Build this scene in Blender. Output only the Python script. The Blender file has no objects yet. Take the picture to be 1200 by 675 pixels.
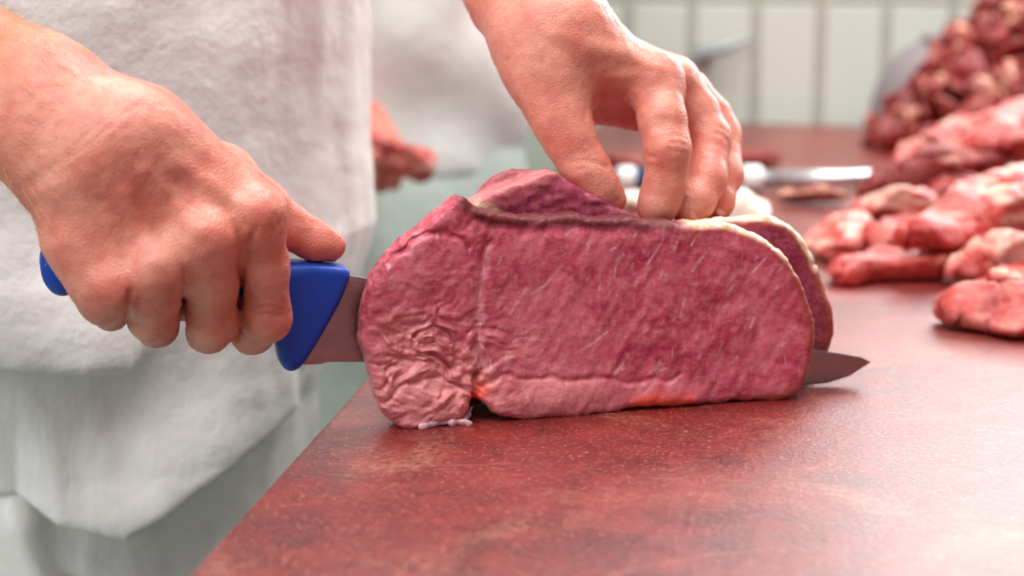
import bpy, math, random
import numpy as np
from mathutils import Vector, Matrix

sc = bpy.context.scene
COL = sc.collection
F32 = np.float32

# ------------------------------------------------------------------ camera
FPX = 2167.0                       # focal length in pixels of a 1200 px wide frame
PITCH = math.radians(11.7)
TOP = 0.90                         # height of the table top
CAMH = 0.25                        # camera above the table
CAM = np.array([0.0, 0.0, TOP + CAMH])
FW = np.array([0, math.cos(PITCH), -math.sin(PITCH)])
UP = np.array([0, math.sin(PITCH), math.cos(PITCH)])
RT = np.array([1.0, 0, 0])


def ray(px, py):
    return FW + RT * ((px - 600.0) / FPX) + UP * ((337.5 - py) / FPX)


def P(px, py, Z):
    return CAM + ray(px, py) * Z


def T(px, py, z=TOP):
    d = ray(px, py)
    return CAM + d * ((z - CAM[2]) / d[2])


def on_plane(px, py, o, n):
    d = ray(px, py)
    return CAM + d * (np.dot(o - CAM, n) / np.dot(d, n))


def zdepth(p):
    return float(np.dot(np.asarray(p) - CAM, FW))


def topx(p):
    p = np.asarray(p, float) - CAM
    Z = p @ FW
    return 600 + FPX * (p @ RT) / Z, 337.5 - FPX * (p @ UP) / Z


cd = bpy.data.cameras.new('camera')
cam = bpy.data.objects.new('camera', cd)
COL.objects.link(cam)
cd.sensor_width = 36.0
cd.lens = FPX / 1200.0 * 36.0
cam.location = CAM
cam.rotation_euler = (math.pi / 2 - PITCH, 0, 0)
cd.clip_start = 0.02
cd.dof.use_dof = True
cd.dof.focus_distance = 0.885
cd.dof.aperture_fstop = 5.5
cd.dof.aperture_blades = 0
sc.camera = cam
sc.view_settings.view_transform = 'Standard'
sc.view_settings.look = 'None'
sc.view_settings.gamma = 1
sc.view_settings.use_curve_mapping = False
sc.view_settings.exposure = 0.26


# ------------------------------------------------------------------ noise
def _hash(i, j, k, seed):
    h = (i.astype(np.uint32) * np.uint32(374761393) + j.astype(np.uint32) * np.uint32(668265263)
         + k.astype(np.uint32) * np.uint32(2147483647) + np.uint32((seed * 974711 + 12345) & 0xffffffff))
    h = (h ^ (h >> np.uint32(13))) * np.uint32(1274126177)
    h = (h ^ (h >> np.uint32(16))) * np.uint32(2246822519)
    return h ^ (h >> np.uint32(15))


def noise(p, freq=1.0, seed=0):
    """gradient-free smooth value noise in about -1..1; p is (N,3)"""
    q = np.asarray(p, np.float64) * freq + 1000.0
    b = np.floor(q)
    f = (q - b)
    f = f * f * f * (f * (f * 6 - 15) + 10)
    b = b.astype(np.int64)
    out = np.zeros(len(q))
    for di in (0, 1):
        wi = f[:, 0] if di else 1 - f[:, 0]
        for dj in (0, 1):
            wj = f[:, 1] if dj else 1 - f[:, 1]
            for dk in (0, 1):
                wk = f[:, 2] if dk else 1 - f[:, 2]
                v = _hash(b[:, 0] + di, b[:, 1] + dj, b[:, 2] + dk, seed).astype(np.float64) / 4294967295.0
                out += wi * wj * wk * v
    return out * 2 - 1


def fbm(p, freq, octs=3, seed=0, gain=0.5):
    a, s, tot = 1.0, 0.0, 0.0
    for o in range(octs):
        s = s + a * noise(p, freq * 2 ** o, seed + o * 17)
        tot += a
        a *= gain
    return s / tot


# ------------------------------------------------------------------ signed distance toolkit
def smin(a, b, k):
    h = np.maximum(k - np.abs(a - b), 0.0) / k
    return np.minimum(a, b) - h * h * k * 0.25


def smax(a, b, k):
    return -smin(-a, -b, k)


def cap(p, a, b, ra, rb):
    a = np.asarray(a, float)
    ba = np.asarray(b, float) - a
    pa = p - a
    t = np.clip(pa @ ba / max(ba @ ba, 1e-12), 0, 1)
    return np.linalg.norm(pa - t[:, None] * ba, axis=1) - (ra + t * (rb - ra))


def ball(p, c, r):
    return np.linalg.norm(p - np.asarray(c, float), axis=1) - r


def ellipsoid(p, c, r, R=None):
    q = p - np.asarray(c, float)
    if R is not None:
        q = q @ R
    r = np.asarray(r, float)
    k0 = np.linalg.norm(q / r, axis=1)
    k1 = np.linalg.norm(q / (r * r), axis=1)
    return k0 * (k0 - 1.0) / np.maximum(k1, 1e-9)


def polydist(p, pts):
    """distance to a polyline of any dimension"""
    d = np.full(len(p), 1e9)
    for a, b in zip(pts[:-1], pts[1:]):
        a = np.asarray(a, float)
        ba = np.asarray(b, float) - a
        pa = p - a
        t = np.clip(pa @ ba / max(ba @ ba, 1e-12), 0, 1)
        d = np.minimum(d, np.linalg.norm(pa - t[:, None] * ba, axis=1))
    return d


def poly_sdf(p, poly):
    """signed distance to a closed 2D polygon, p (N,2)"""
    d = np.full(len(p), 1e9)
    inside = np.zeros(len(p), bool)
    n = len(poly)
    for i in range(n):
        a = poly[i]
        b = poly[(i + 1) % n]
        e = b - a
        w = p - a
        t = np.clip(w @ e / max(e @ e, 1e-14), 0, 1)
        d = np.minimum(d, np.linalg.norm(w - t[:, None] * e, axis=1))
        c = (a[1] > p[:, 1]) != (b[1] > p[:, 1])
        if abs(e[1]) > 1e-14:
            inside ^= c & (p[:, 0] < e[0] * (p[:, 1] - a[1]) / e[1] + a[0])
    return np.where(inside, -d, d)


class Poly2D:
    """polygon distance sampled once on a grid, then looked up"""

    def __init__(self, poly, h=0.0006, pad=0.02):
        self.lo = poly.min(0) - pad
        hi = poly.max(0) + pad
        self.h = h
        self.n = np.ceil((hi - self.lo) / h).astype(int) + 1
        gx, gy = np.meshgrid(np.arange(self.n[0]), np.arange(self.n[1]), indexing='ij')
        q = np.stack([gx.ravel(), gy.ravel()], 1) * h + self.lo
        self.g = poly_sdf(q, poly).reshape(self.n)

    def __call__(self, p):
        u = (p - self.lo) / self.h
        o = np.clip(u, 0, self.n - 1.001)
        extra = np.linalg.norm((u - o) * self.h, axis=1)
        i = np.floor(o).astype(int)
        f = o - i
        g = self.g
        v = (g[i[:, 0], i[:, 1]] * (1 - f[:, 0]) * (1 - f[:, 1]) + g[i[:, 0] + 1, i[:, 1]] * f[:, 0] * (1 - f[:, 1])
             + g[i[:, 0], i[:, 1] + 1] * (1 - f[:, 0]) * f[:, 1] + g[i[:, 0] + 1, i[:, 1] + 1] * f[:, 0] * f[:, 1])
        return v + extra


def smooth_poly(pts, it=2):
    p = np.asarray(pts, float)
    for _ in range(it):
        q = np.roll(p, -1, 0)
        p = np.stack([p * 0.75 + q * 0.25, p * 0.25 + q * 0.75], 1).reshape(-1, 2)
    return p


def surface_nets(f, lo, hi, h, project=1, B=8):
    """sparse surface extraction of f<0; returns vertices, quads"""
    lo = np.asarray(lo, float)
    hi = np.asarray(hi, float)
    nb = np.maximum(np.ceil((hi - lo) / (h * B)).astype(int), 1)
    g = np.stack(np.meshgrid(*[np.arange(n) for n in nb], indexing='ij'), -1).reshape(-1, 3)
    cen = lo + (g + 0.5) * h * B
    fc = np.concatenate([f(cen[i:i + 200000]) for i in range(0, len(cen), 200000)])
    bi = g[np.abs(fc) < h * B * 0.87 * 1.2 + 2.5 * h]
    loc = np.stack(np.meshgrid(*[np.arange(B + 1)] * 3, indexing='ij'), -1).reshape(-1, 3)
    N = len(bi)
    vals = np.empty((N, B + 1, B + 1, B + 1), F32)
    step = 300
    for s in range(0, N, step):
        q = (bi[s:s + step, None, :] * B + loc[None]) * h + lo
        vals[s:s + step] = f(q.reshape(-1, 3)).reshape(-1, B + 1, B + 1, B + 1)
    ins = vals < 0
    cnt = np.zeros((N, B, B, B), np.int8)
    for a in (0, 1):
        for b in (0, 1):
            for c in (0, 1):
                cnt += ins[:, a:B + a, b:B + b, c:B + c]
    cb, ci, cj, ck = np.nonzero((cnt > 0) & (cnt < 8))
    cor = {}
    for a in (0, 1):
        for b in (0, 1):
            for c in (0, 1):
                cor[(a, b, c)] = vals[cb, ci + a, cj + b, ck + c].astype(float)
    acc = np.zeros((len(cb), 3))
    num = np.zeros(len(cb))
    for k0 in cor:
        for ax in range(3):
            if k0[ax] == 0:
                k1 = list(k0)
                k1[ax] = 1
                v0, v1 = cor[k0], cor[tuple(k1)]
                m = (v0 < 0) != (v1 < 0)
                t = np.where(m, v0 / np.where(m, v0 - v1, 1), 0)
                pos = np.zeros((len(cb), 3)) + np.array(k0)
                pos[:, ax] += t
                acc += pos * m[:, None]
                num += m
    gl = bi[cb] * B + np.stack([ci, cj, ck], 1)
    V = lo + (gl + acc / num[:, None]) * h
    D = nb * B + 3

    def key(x):
        return ((x[:, 0] + 1) * D[1] + (x[:, 1] + 1)) * D[2] + x[:, 2] + 1
    ky = key(gl)
    order = np.argsort(ky)
    sk = ky[order]

    def look(x):
        kk = key(x)
        i = np.clip(np.searchsorted(sk, kk), 0, len(sk) - 1)
        return np.where(sk[i] == kk, order[i], -1)
    quads = []
    c0 = ins[:, :B, :B, :B]
    for ax in range(3):
        sl = [slice(None)] + [slice(1, B + 1) if a == ax else slice(0, B) for a in range(3)]
        c1 = ins[tuple(sl)]
        b_, i_, j_, k_ = np.nonzero(c0 != c1)
        gg = bi[b_] * B + np.stack([i_, j_, k_], 1)
        u, v = np.zeros(3, int), np.zeros(3, int)
        u[(ax + 1) % 3] = 1
        v[(ax + 2) % 3] = 1
        q = np.stack([look(gg), look(gg - u), look(gg - u - v), look(gg - v)], 1)
        fl = c0[b_, i_, j_, k_]
        q[~fl] = q[~fl][:, ::-1]
        quads.append(q[(q >= 0).all(1)])
    Q = np.concatenate(quads)
    for _ in range(project):
        e = h * 0.35
        f0 = f(V)
        G = np.stack([f(V + np.eye(3)[a] * e) - f(V - np.eye(3)[a] * e) for a in range(3)], 1) / (2 * e)
        n2 = np.maximum((G * G).sum(1), 0.15)
        V = V - np.clip(f0 / n2, -h, h)[:, None] * G
    return V, Q


# ------------------------------------------------------------------ mesh helpers
def mesh_np(name, V, Q, smooth=True, attrs=None):
    me = bpy.data.meshes.new(name)
    n = Q.shape[1]
    me.vertices.add(len(V))
    me.vertices.foreach_set('co', np.asarray(V, F32).ravel())
    me.loops.add(Q.size)
    me.loops.foreach_set('vertex_index', Q.astype(np.int32).ravel())
    me.polygons.add(len(Q))
    me.polygons.foreach_set('loop_start', np.arange(0, Q.size, n, dtype=np.int32))
    me.update(calc_edges=True)
    me.validate()
    if smooth:
        me.polygons.foreach_set('use_smooth', np.ones(len(me.polygons), bool))
    for k, a in (attrs or {}).items():
        at = me.attributes.new(k, 'FLOAT', 'POINT')
        at.data.foreach_set('value', np.asarray(a, F32))
    return me


def link(name, me, mat=None, parent=None, loc=None):
    o = bpy.data.objects.new(name, me)
    COL.objects.link(o)
    if mat is not None:
        me.materials.clear()
        me.materials.append(mat)
    if parent is not None:
        o.parent = parent
    if loc is not None:
        o.location = loc
    return o


def mesh_list(name, verts, faces, smooth=False):
    me = bpy.data.meshes.new(name)
    me.from_pydata([tuple(map(float, v)) for v in verts], [], faces)
    me.update()
    if smooth:
        me.polygons.foreach_set('use_smooth', [True] * len(me.polygons))
    return me


class MB:
    """collects simple shapes into one mesh"""

    def __init__(self):
        self.v, self.f = [], []

    def box(self, lo, hi, M=None):
        b = len(self.v)
        for z in (lo[2], hi[2]):
            for x, y in ((lo[0], lo[1]), (hi[0], lo[1]), (hi[0], hi[1]), (lo[0], hi[1])):
                self.v.append((x, y, z))
        for q in ((3, 2, 1, 0), (4, 5, 6, 7), (0, 1, 5, 4), (1, 2, 6, 5), (2, 3, 7, 6), (3, 0, 4, 7)):
            self.f.append(tuple(b + i for i in q))

    def lathe(self, prof, seg=32, axis='z', o=(0, 0, 0)):
        """prof: list of (r, t) along the axis; ends are closed"""
        b = len(self.v)
        for r, t in prof:
            for s in range(seg):
                a = 2 * math.pi * s / seg
                c, d = r * math.cos(a), r * math.sin(a)
                v = (c, d, t) if axis == 'z' else (t, c, d)
                self.v.append((v[0] + o[0], v[1] + o[1], v[2] + o[2]))
        for i in range(len(prof) - 1):
            for s in range(seg):
                s2 = (s + 1) % seg
                self.f.append((b + i * seg + s, b + i * seg + s2, b + (i + 1) * seg + s2, b + (i + 1) * seg + s))
        self.f.append(tuple(b + s for s in range(seg))[::-1])
        e = b + (len(prof) - 1) * seg
        self.f.append(tuple(e + s for s in range(seg)))

    def build(self, name, mat, parent=None, smooth=False, bevel=0, segs=2, loc=None):
        o = link(name, mesh_list(name, self.v, self.f, smooth), mat, parent, loc)
        if bevel:
            m = o.modifiers.new('bevel', 'BEVEL')
            m.width = bevel
            m.segments = segs
            m.limit_method = 'ANGLE'
        return o


def tag(o, label, cat, group=None, kind=None):
    o['label'] = label
    o['category'] = cat
    if group:
        o['group'] = group
    if kind:
        o['kind'] = kind
    return o


def empty(name, loc=(0, 0, 0)):
    o = bpy.data.objects.new(name, None)
    COL.objects.link(o)
    o.location = loc
    o.empty_display_size = 0.05
    return o


# ------------------------------------------------------------------ materials
def lin(r, g, b):
    return tuple(((c / 255) / 12.92 if c / 255 < 0.04045 else ((c / 255 + 0.055) / 1.055) ** 2.4) for c in (r, g, b)) + (1.0,)


class NT:
    """small node-tree builder"""

    def __init__(self, name):
        self.m = bpy.data.materials.new(name)
        self.m.use_nodes = True
        self.t = self.m.node_tree
        self.bsdf = self.t.nodes['Principled BSDF']
        self._co = self.t.nodes.new('ShaderNodeTexCoord')

    def n(self, kind, **kw):
        nd = self.t.nodes.new('ShaderNode' + kind)
        for k, v in kw.items():
            setattr(nd, k, v)
        return nd

    def l(self, a, b):
        self.t.links.new(a, b)

    def val(self, sock, v):
        if isinstance(v, bpy.types.NodeSocket):
            self.l(v, sock)
        else:
            sock.default_value = v

    def coord(self, scale=(1, 1, 1), rot=(0, 0, 0), loc=(0, 0, 0)):
        mp = self.n('Mapping')
        mp.inputs['Scale'].default_value = scale
        mp.inputs['Rotation'].default_value = rot
        mp.inputs['Location'].default_value = loc
        self.l(self._co.outputs['Object'], mp.inputs['Vector'])
        return mp.outputs['Vector']

    def noise(self, vec, scale, detail=3, rough=0.55, dist=0.0):
        nd = self.n('TexNoise')
        self.l(vec, nd.inputs['Vector'])
        nd.inputs['Scale'].default_value = scale
        nd.inputs['Detail'].default_value = detail
        nd.inputs['Roughness'].default_value = rough
        nd.inputs['Distortion'].default_value = dist
        return nd.outputs['Fac']

    def voro(self, vec, scale, feature='DISTANCE_TO_EDGE'):
        nd = self.n('TexVoronoi', feature=feature)
        self.l(vec, nd.inputs['Vector'])
        nd.inputs['Scale'].default_value = scale
        return nd.outputs['Distance']

    def ramp(self, fac, lo, hi, a=0.0, b=1.0):
        nd = self.n('MapRange', interpolation_type='SMOOTHSTEP')
        self.val(nd.inputs['Value'], fac)
        nd.inputs['From Min'].default_value = lo
        nd.inputs['From Max'].default_value = hi
        nd.inputs['To Min'].default_value = a
        nd.inputs['To Max'].default_value = b
        return nd.outputs['Result']

    def math(self, op, a, b=0.0):
        nd = self.n('Math', operation=op)
        self.val(nd.inputs[0], a)
        self.val(nd.inputs[1], b)
        return nd.outputs[0]

    def mix(self, fac, a, b, blend='MIX'):
        nd = self.n('Mix', data_type='RGBA', blend_type=blend)
        self.val(nd.inputs['Factor'], fac)
        self.val(nd.inputs[6], a)
        self.val(nd.inputs[7], b)
        return nd.outputs[2]

    def attr(self, name):
        nd = self.n('Attribute', attribute_name=name)
        return nd.outputs['Fac']

    def addv(self, v, w):
        nd = self.n('VectorMath', operation='ADD')
        self.l(v, nd.inputs[0])
        self.l(w, nd.inputs[1])
        return nd.outputs[0]

    def addv_const(self, v, amp):
        nz = self.n('TexNoise')
        nz.inputs['Scale'].default_value = 30
        self.l(v, nz.inputs['Vector'])
        sc_ = self.n('VectorMath', operation='SCALE')
        sc_.inputs['Scale'].default_value = amp
        self.l(nz.outputs['Color'], sc_.inputs[0])
        return self.addv(v, sc_.outputs[0])

    def bump(self, h, strength, dist=0.001, prev=None):
        nd = self.n('Bump')
        nd.inputs['Strength'].default_value = strength
        nd.inputs['Distance'].default_value = dist
        self.l(h, nd.inputs['Height'])
        if prev is not None:
            self.l(prev, nd.inputs['Normal'])
        return nd.outputs['Normal']

    def out(self, color=None, rough=None, normal=None, metal=None, spec=None, sss=None, sss_r=(1, .3, .2), sss_scale=0.004, coat=None):
        b = self.bsdf
        if color is not None:
            self.val(b.inputs['Base Color'], color)
        if rough is not None:
            self.val(b.inputs['Roughness'], rough)
        if normal is not None:
            self.l(normal, b.inputs['Normal'])
        if metal is not None:
            self.val(b.inputs['Metallic'], metal)
        if spec is not None:
            self.val(b.inputs['Specular IOR Level'], spec)
        if sss:
            b.inputs['Subsurface Weight'].default_value = sss
            b.inputs['Subsurface Radius'].default_value = sss_r
            b.inputs['Subsurface Scale'].default_value = sss_scale
        if coat:
            b.inputs['Coat Weight'].default_value = coat
            b.inputs['Coat Roughness'].default_value = 0.25
        return self.m


def mat_plain(name, rgb, rough=0.5, metal=0.0, vary=0.06, scale=40, spec=0.5):
    t = NT(name)
    c = t.coord()
    n = t.noise(c, scale, 4)
    a = lin(*rgb)
    d = tuple(x * (1 - vary * 2) for x in a[:3]) + (1,)
    col = t.mix(t.ramp(n, 0.3, 0.7), a, d)
    return t.out(col, rough, t.bump(n, 0.15, 0.0005), metal, spec)


def make_skin(name):
    t = NT(name)
    c = t.coord()
    n1 = t.noise(c, 38, 4, 0.6)
    n2 = t.noise(c, 160, 3, 0.6)
    col = t.mix(t.ramp(n1, 0.32, 0.68), lin(231, 156, 134), lin(213, 120, 102))
    col = t.mix(t.math('MULTIPLY', t.attr('tan'), 0.9), col, lin(194, 106, 66))
    col = t.mix(t.math('MULTIPLY', t.attr('red'), 0.75), col, lin(198, 84, 74))
    col = t.mix(t.math('MULTIPLY', t.attr('pale'), 0.6), col, lin(236, 186, 160))
    col = t.mix(t.ramp(n2, 0.45, 0.75, 0, 0.3), col, lin(196, 104, 90))
    # fine criss-cross skin relief
    v = t.voro(t.coord((1, 1, 1)), 560)
    w = t.noise(c, 900, 2, 0.5)
    b = t.bump(v, 0.5, 0.0006)
    b = t.bump(w, 0.4, 0.0005, b)
    b = t.bump(n2, 0.25, 0.0012, b)
    return t.out(col, t.ramp(n2, 0.2, 0.8, 0.36, 0.5), b, spec=0.5, sss=0.18, sss_r=(1.0, 0.35, 0.2), sss_scale=0.006)


def make_meat(name, c_lo, c_hi, c_pale=(206, 118, 118), fat=(236, 205, 180), streak=0.6, cells=0.25, rough=0.35, relief=1.0, pw=0.75):
    """raw beef: fibre streaks, bundle outlines; attributes pale / fat / rim / vein pick out shaped areas"""
    t = NT(name)
    c = t.coord()
    n1 = t.noise(t.coord((1.0, 1.0, 1.8), (0, 0.25, 0)), 42, 5, 0.62, 0.6)
    n2 = t.noise(c, 210, 4, 0.6)
    col = t.mix(t.ramp(n1, 0.33, 0.68), lin(*c_lo), lin(*c_hi))
    col = t.mix(t.ramp(n2, 0.4, 0.72, 0, 0.35), col, lin(*c_pale))
    col = t.mix(t.math('MULTIPLY', t.attr('pale'), pw), col, lin(*c_pale))
    # pale streaks painted as glints on the fibres, leaning to the right
    wob = t.noise(c, 60, 2)
    sv = t.coord((700, 500, 90), (0, math.radians(32), 0))
    s1 = t.noise(sv, 1.0, 2, 0.5, 0.4)
    msk = t.ramp(t.noise(c, 55, 3, 0.6), 0.42, 0.66)
    st = t.math('MULTIPLY', t.ramp(s1, 0.66, 0.76), msk)
    col = t.mix(t.math('MULTIPLY', st, streak), col, lin(236, 190, 196))
    # muscle bundle outlines
    vd = t.n('VectorMath', operation='SCALE')
    vd.inputs['Scale'].default_value = 0.006
    nz = t.n('TexNoise')
    nz.inputs['Scale'].default_value = 90
    t.l(c, nz.inputs['Vector'])
    t.l(nz.outputs['Color'], vd.inputs[0])
    vv = t.addv(t.coord((1, 1, 1.25)), vd.outputs[0])
    ve = t.voro(vv, 120)
    edge = t.ramp(ve, 0.0, 0.07, 1.0, 0.0)
    col = t.mix(t.math('MULTIPLY', t.math('MULTIPLY', edge, t.ramp(t.attr('pale'), 0.1, 0.6, 0.25, 1.0)), cells), col, lin(*(int(x * 0.72) for x in c_lo)))
    col = t.mix(t.math('MULTIPLY', t.attr('vein'), 0.85), col, lin(238, 198, 200))
    col = t.mix(t.math('MULTIPLY', t.attr('rim'), 0.9), col, lin(88, 10, 9))
    col = t.mix(t.math('MULTIPLY', t.attr('brown'), 0.9), col, lin(158, 66, 40))
    fn = t.noise(c, 300, 3)
    fatc = t.mix(t.ramp(fn, 0.35, 0.65), lin(*fat), lin(int(fat[0] * .94), int(fat[1] * .82), int(fat[2] * .72)))
    col = t.mix(t.attr('fat'), col, fatc)
    b = t.bump(n1, 0.35 * relief, 0.003)
    b = t.bump(ve, 0.20 * relief, 0.0015, b)
    b = t.bump(n2, 0.5 * relief, 0.0012, b)
    b = t.bump(s1, 0.35 * relief, 0.0008, b)
    rg = t.math('ADD', t.ramp(n2, 0.25, 0.8, rough - 0.06, rough + 0.16), t.math('MULTIPLY', t.attr('rim'), 0.22))
    return t.out(col, rg, b, spec=0.45, sss=0.10,
                 sss_r=(1.0, 0.25, 0.2), sss_scale=0.004)


def make_table_top(name):
    t = NT(name)
    c = t.coord()
    big = t.noise(c, 5.5, 5, 0.62, 0.4)
    mid = t.noise(c, 36, 7, 0.72, 0.3)
    fine = t.noise(c, 230, 6, 0.75)
    speck = t.noise(c, 430, 3, 0.6)
    col = t.mix(t.ramp(mid, 0.3, 0.72), lin(76, 6, 6), lin(126, 19, 16))
    col = t.mix(t.ramp(big, 0.45, 0.68, 0, 0.5), col, lin(150, 52, 46))
    col = t.mix(t.ramp(fine, 0.53, 0.66, 0, 0.5), col, lin(164, 84, 70))
    worn = t.math('MULTIPLY', t.ramp(t.noise(t.coord(loc=(3, 1, 0)), 11, 5, 0.7, 0.5), 0.50, 0.72), t.ramp(fine, 0.35, 0.65))
    col = t.mix(t.math('MULTIPLY', worn, 0.6), col, lin(178, 124, 98))
    col = t.mix(t.ramp(speck, 0.60, 0.67, 0, 0.65), col, lin(196, 126, 106))
    col = t.mix(t.ramp(t.noise(t.coord(loc=(9, 4, 0)), 300, 3, 0.6), 0.64, 0.76, 0, 0.6), col, lin(70, 12, 12))
    # long knife scratches in two directions
    for ang, sc_, lo in ((0.35, 3.0, 0.72), (-0.9, 2.3, 0.73), (1.35, 2.0, 0.735)):
        s = t.noise(t.coord((14, 420, 1), (0, 0, ang)), sc_, 1, 0.4, 0.25)
        k = t.math('MULTIPLY', t.ramp(s, lo, lo + 0.06), t.ramp(t.noise(c, 9 + ang, 2), 0.45, 0.62))
        col = t.mix(t.math('MULTIPLY', k, 0.5), col, lin(206, 150, 140))
    for cx, cy, r, wdt, amt in ARCS:
        vs = t.n('VectorMath', operation='DISTANCE')
        t.l(t.addv_const(c, 0.0022), vs.inputs[0])
        vs.inputs[1].default_value = (cx, cy, TOP)
        dd = t.math('ABSOLUTE', t.math('SUBTRACT', vs.outputs['Value'], r))
        k = t.math('MULTIPLY', t.ramp(dd, 0.0, wdt, 1.0, 0.0), t.ramp(t.noise(t.coord(loc=(cx * 9, cy * 7, 0)), 14, 3), 0.55, 0.66))
        col = t.mix(t.math('MULTIPLY', k, amt * 0.7), col, lin(196, 130, 118))
    b = t.bump(fine, 0.7, 0.0008)
    b = t.bump(speck, 0.6, 0.0005, b)
    b = t.bump(mid, 0.35, 0.0015, b)
    rg = t.math('ADD', t.ramp(mid, 0.25, 0.75, 0.30, 0.40), t.ramp(fine, 0.4, 0.8, 0.0, 0.08))
    return t.out(col, rg, b, spec=0.75, coat=0.15)


ARCS = [(0.30, 0.48, 0.24, 0.0012, 0.7), (0.13, 0.02, 0.11, 0.0012, 0.6), (0.26, -0.06, 0.13, 0.0011, 0.6), (0.52, 0.30, 0.21, 0.0012, 0.55),
        (0.02, 0.42, 0.27, 0.0010, 0.5), (0.62, 0.02, 0.26, 0.0012, 0.5), (0.34, 0.10, 0.07, 0.0009, 0.5), (0.45, 0.62, 0.30, 0.0011, 0.5)]


def make_cloth(name, rgb, rough=0.5, weave=0.3, spec=0.5):
    t = NT(name)
    c = t.coord()
    a = lin(*rgb)
    n = t.noise(c, 14, 4)
    col = t.mix(t.ramp(n, 0.3, 0.7), a, tuple(x * .93 for x in a[:3]) + (1,))
    w = t.noise(t.coord((520, 520, 26)), 1.0, 2, 0.5)
    col = t.mix(t.ramp(w, 0.5, 0.8, 0, 0.22), col, tuple(x * .82 for x in a[:3]) + (1,))
    b = t.bump(w, weave, 0.0012)
    b = t.bump(t.noise(c, 60, 4, 0.6), 0.5, 0.004, b)
    return t.out(col, rough, b, spec=spec)


M = {}
M['skin'] = make_skin('skin')
M['beef'] = make_meat('beef_cut_face', (170, 46, 72), (206, 96, 114), (232, 150, 148), streak=0.6, cells=0.22, relief=0.9)
M['beef_dark'] = make_meat('beef_joint', (122, 30, 60), (164, 62, 92), (222, 126, 126))
M['trim'] = make_meat('beef_trimming', (140, 12, 13), (182, 38, 33), (222, 124, 108), (238, 190, 164), 0.5, 0.12, 0.44, 1.0, 0.6)
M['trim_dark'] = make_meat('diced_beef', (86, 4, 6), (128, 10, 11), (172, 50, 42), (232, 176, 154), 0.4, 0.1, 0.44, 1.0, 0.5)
M['trim_pink'] = make_meat('pink_trimming', (156, 26, 26), (196, 66, 60), (230, 150, 138), (242, 202, 190), 0.4, 0.1, 0.44, 1.0, 0.65)
M['fat'] = make_meat('white_fat', (240, 226, 206), (246, 236, 222), (250, 242, 232), (250, 240, 226), 0.1, 0.05, 0.35, 0.6)
M['table'] = make_table_top('red_cutting_board')
M['steel'] = mat_plain('brushed_steel', (205, 207, 210), 0.28, 1.0, 0.03)
M['blade'] = mat_plain('knife_steel', (176, 166, 166), 0.34, 1.0, 0.05, 120)
M['blue'] = mat_plain('blue_plastic', (6, 62, 168), 0.42, 0, 0.03, 300)
M['navy'] = mat_plain('navy_plastic', (22, 52, 96), 0.4, 0, 0.03)
M['white_plastic'] = mat_plain('white_plastic', (236, 238, 236), 0.4, 0, 0.02)
M['apron'] = make_cloth('white_apron', (242, 240, 236), 0.38, 0.3)
M['coat'] = make_cloth('white_coat', (241, 242, 239), 0.8, 0.2, 0.2)
M['trousers'] = make_cloth('grey_trousers', (204, 215, 206), 0.85, 0.2, 0.2)
M['tile'] = mat_plain('glazed_tile', (214, 220, 209), 0.25, 0, 0.015, 6)
M['grout'] = mat_plain('grout', (186, 187, 174), 0.9, 0, 0.08, 80)
M['floor'] = mat_plain('grey_floor', (160, 168, 156), 0.6, 0, 0.06, 12)
M['bowl'] = mat_plain('grey_bowl', (138, 127, 131), 0.4, 0, 0.04, 20)
M['hook'] = mat_plain('grey_metal', (160, 166, 168), 0.4, 0.3, 0.02)
M['nail'] = mat_plain('nail', (232, 168, 150), 0.3, 0, 0.03)
M['hair'] = mat_plain('arm_hair', (214, 176, 120), 0.5, 0, 0.1, 200)

# ------------------------------------------------------------------ slab frame (the cut face of the beef)
SO = T(470, 503)                                   # near bottom corner of the cut
SE = T(925, 468)
SX = SE - SO
SX[2] = 0
SX /= np.linalg.norm(SX)
SZ = np.array([0, 0, 1.0])
SY = np.cross(SZ, SX)                              # away from the camera
SM = np.stack([SX, SY, SZ], 1)                     # local -> world
KOFF = 0.0205                                       # the knife lies this far behind the cut face
KO = SO + SY * KOFF


def slab2(px, py, off=0.0):
    """point of the plane OFF behind the cut face, in slab coordinates (x, z)"""
    q = (on_plane(px, py, SO + SY * off, SY) - SO) @ SM
    return np.array([q[0], q[2]])


def to_mat(o):
    o.matrix_world = Matrix([list(SM[0]) + [SO[0]], list(SM[1]) + [SO[1]], list(SM[2]) + [SO[2]], [0, 0, 0, 1]])


def K(px, py, dz=0.0):
    """point on the ray of the pixel, dz in front of (-) or behind (+) the knife's plane"""
    Z = zdepth(on_plane(px, py, KO, SY))
    return P(px, py, Z + dz)


for q in ((65, 312), (330, 345), (408, 318), (1020, 425), (940, 461)):
    w = on_plane(q[0], q[1], KO, SY)
    print('knife px', q, 'Z %.3f' % zdepth(w), 'height above table %.3f' % (w[2] - TOP))
print('slab', SO, SE, 'angle', math.degrees(math.atan2(SX[1], SX[0])))

# ------------------------------------------------------------------ table
EA, EB = T(215, 675), T(430, 440)
ED = (EB - EA) / np.linalg.norm(EB - EA)           # along the left edge, away from the camera
EN = np.array([ED[1], -ED[0], 0.0])                # to the right
FAR = T(1000, 147)
far_t = (FAR - EA) @ ED
near_t = -0.32
print('table edge angle', math.degrees(math.atan2(ED[0], ED[1])), 'far Z', zdepth(FAR), far_t)
TM = Matrix([[EN[0], ED[0], 0, EA[0]], [EN[1], ED[1], 0, EA[1]], [0, 0, 1, 0], [0, 0, 0, 1]])
table = empty('cutting_table')
table.matrix_world = TM
tag(table, 'large cutting table with a worn wet red board top', 'table')
b = MB()
b.box((0, near_t, TOP - 0.035), (1.5, far_t, TOP))
b.build('board', M['table'], table, bevel=0.004, segs=3)
b = MB()
b.box((0.05, near_t + 0.05, TOP - 0.095), (1.45, near_t + 0.09, TOP - 0.036))
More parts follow.
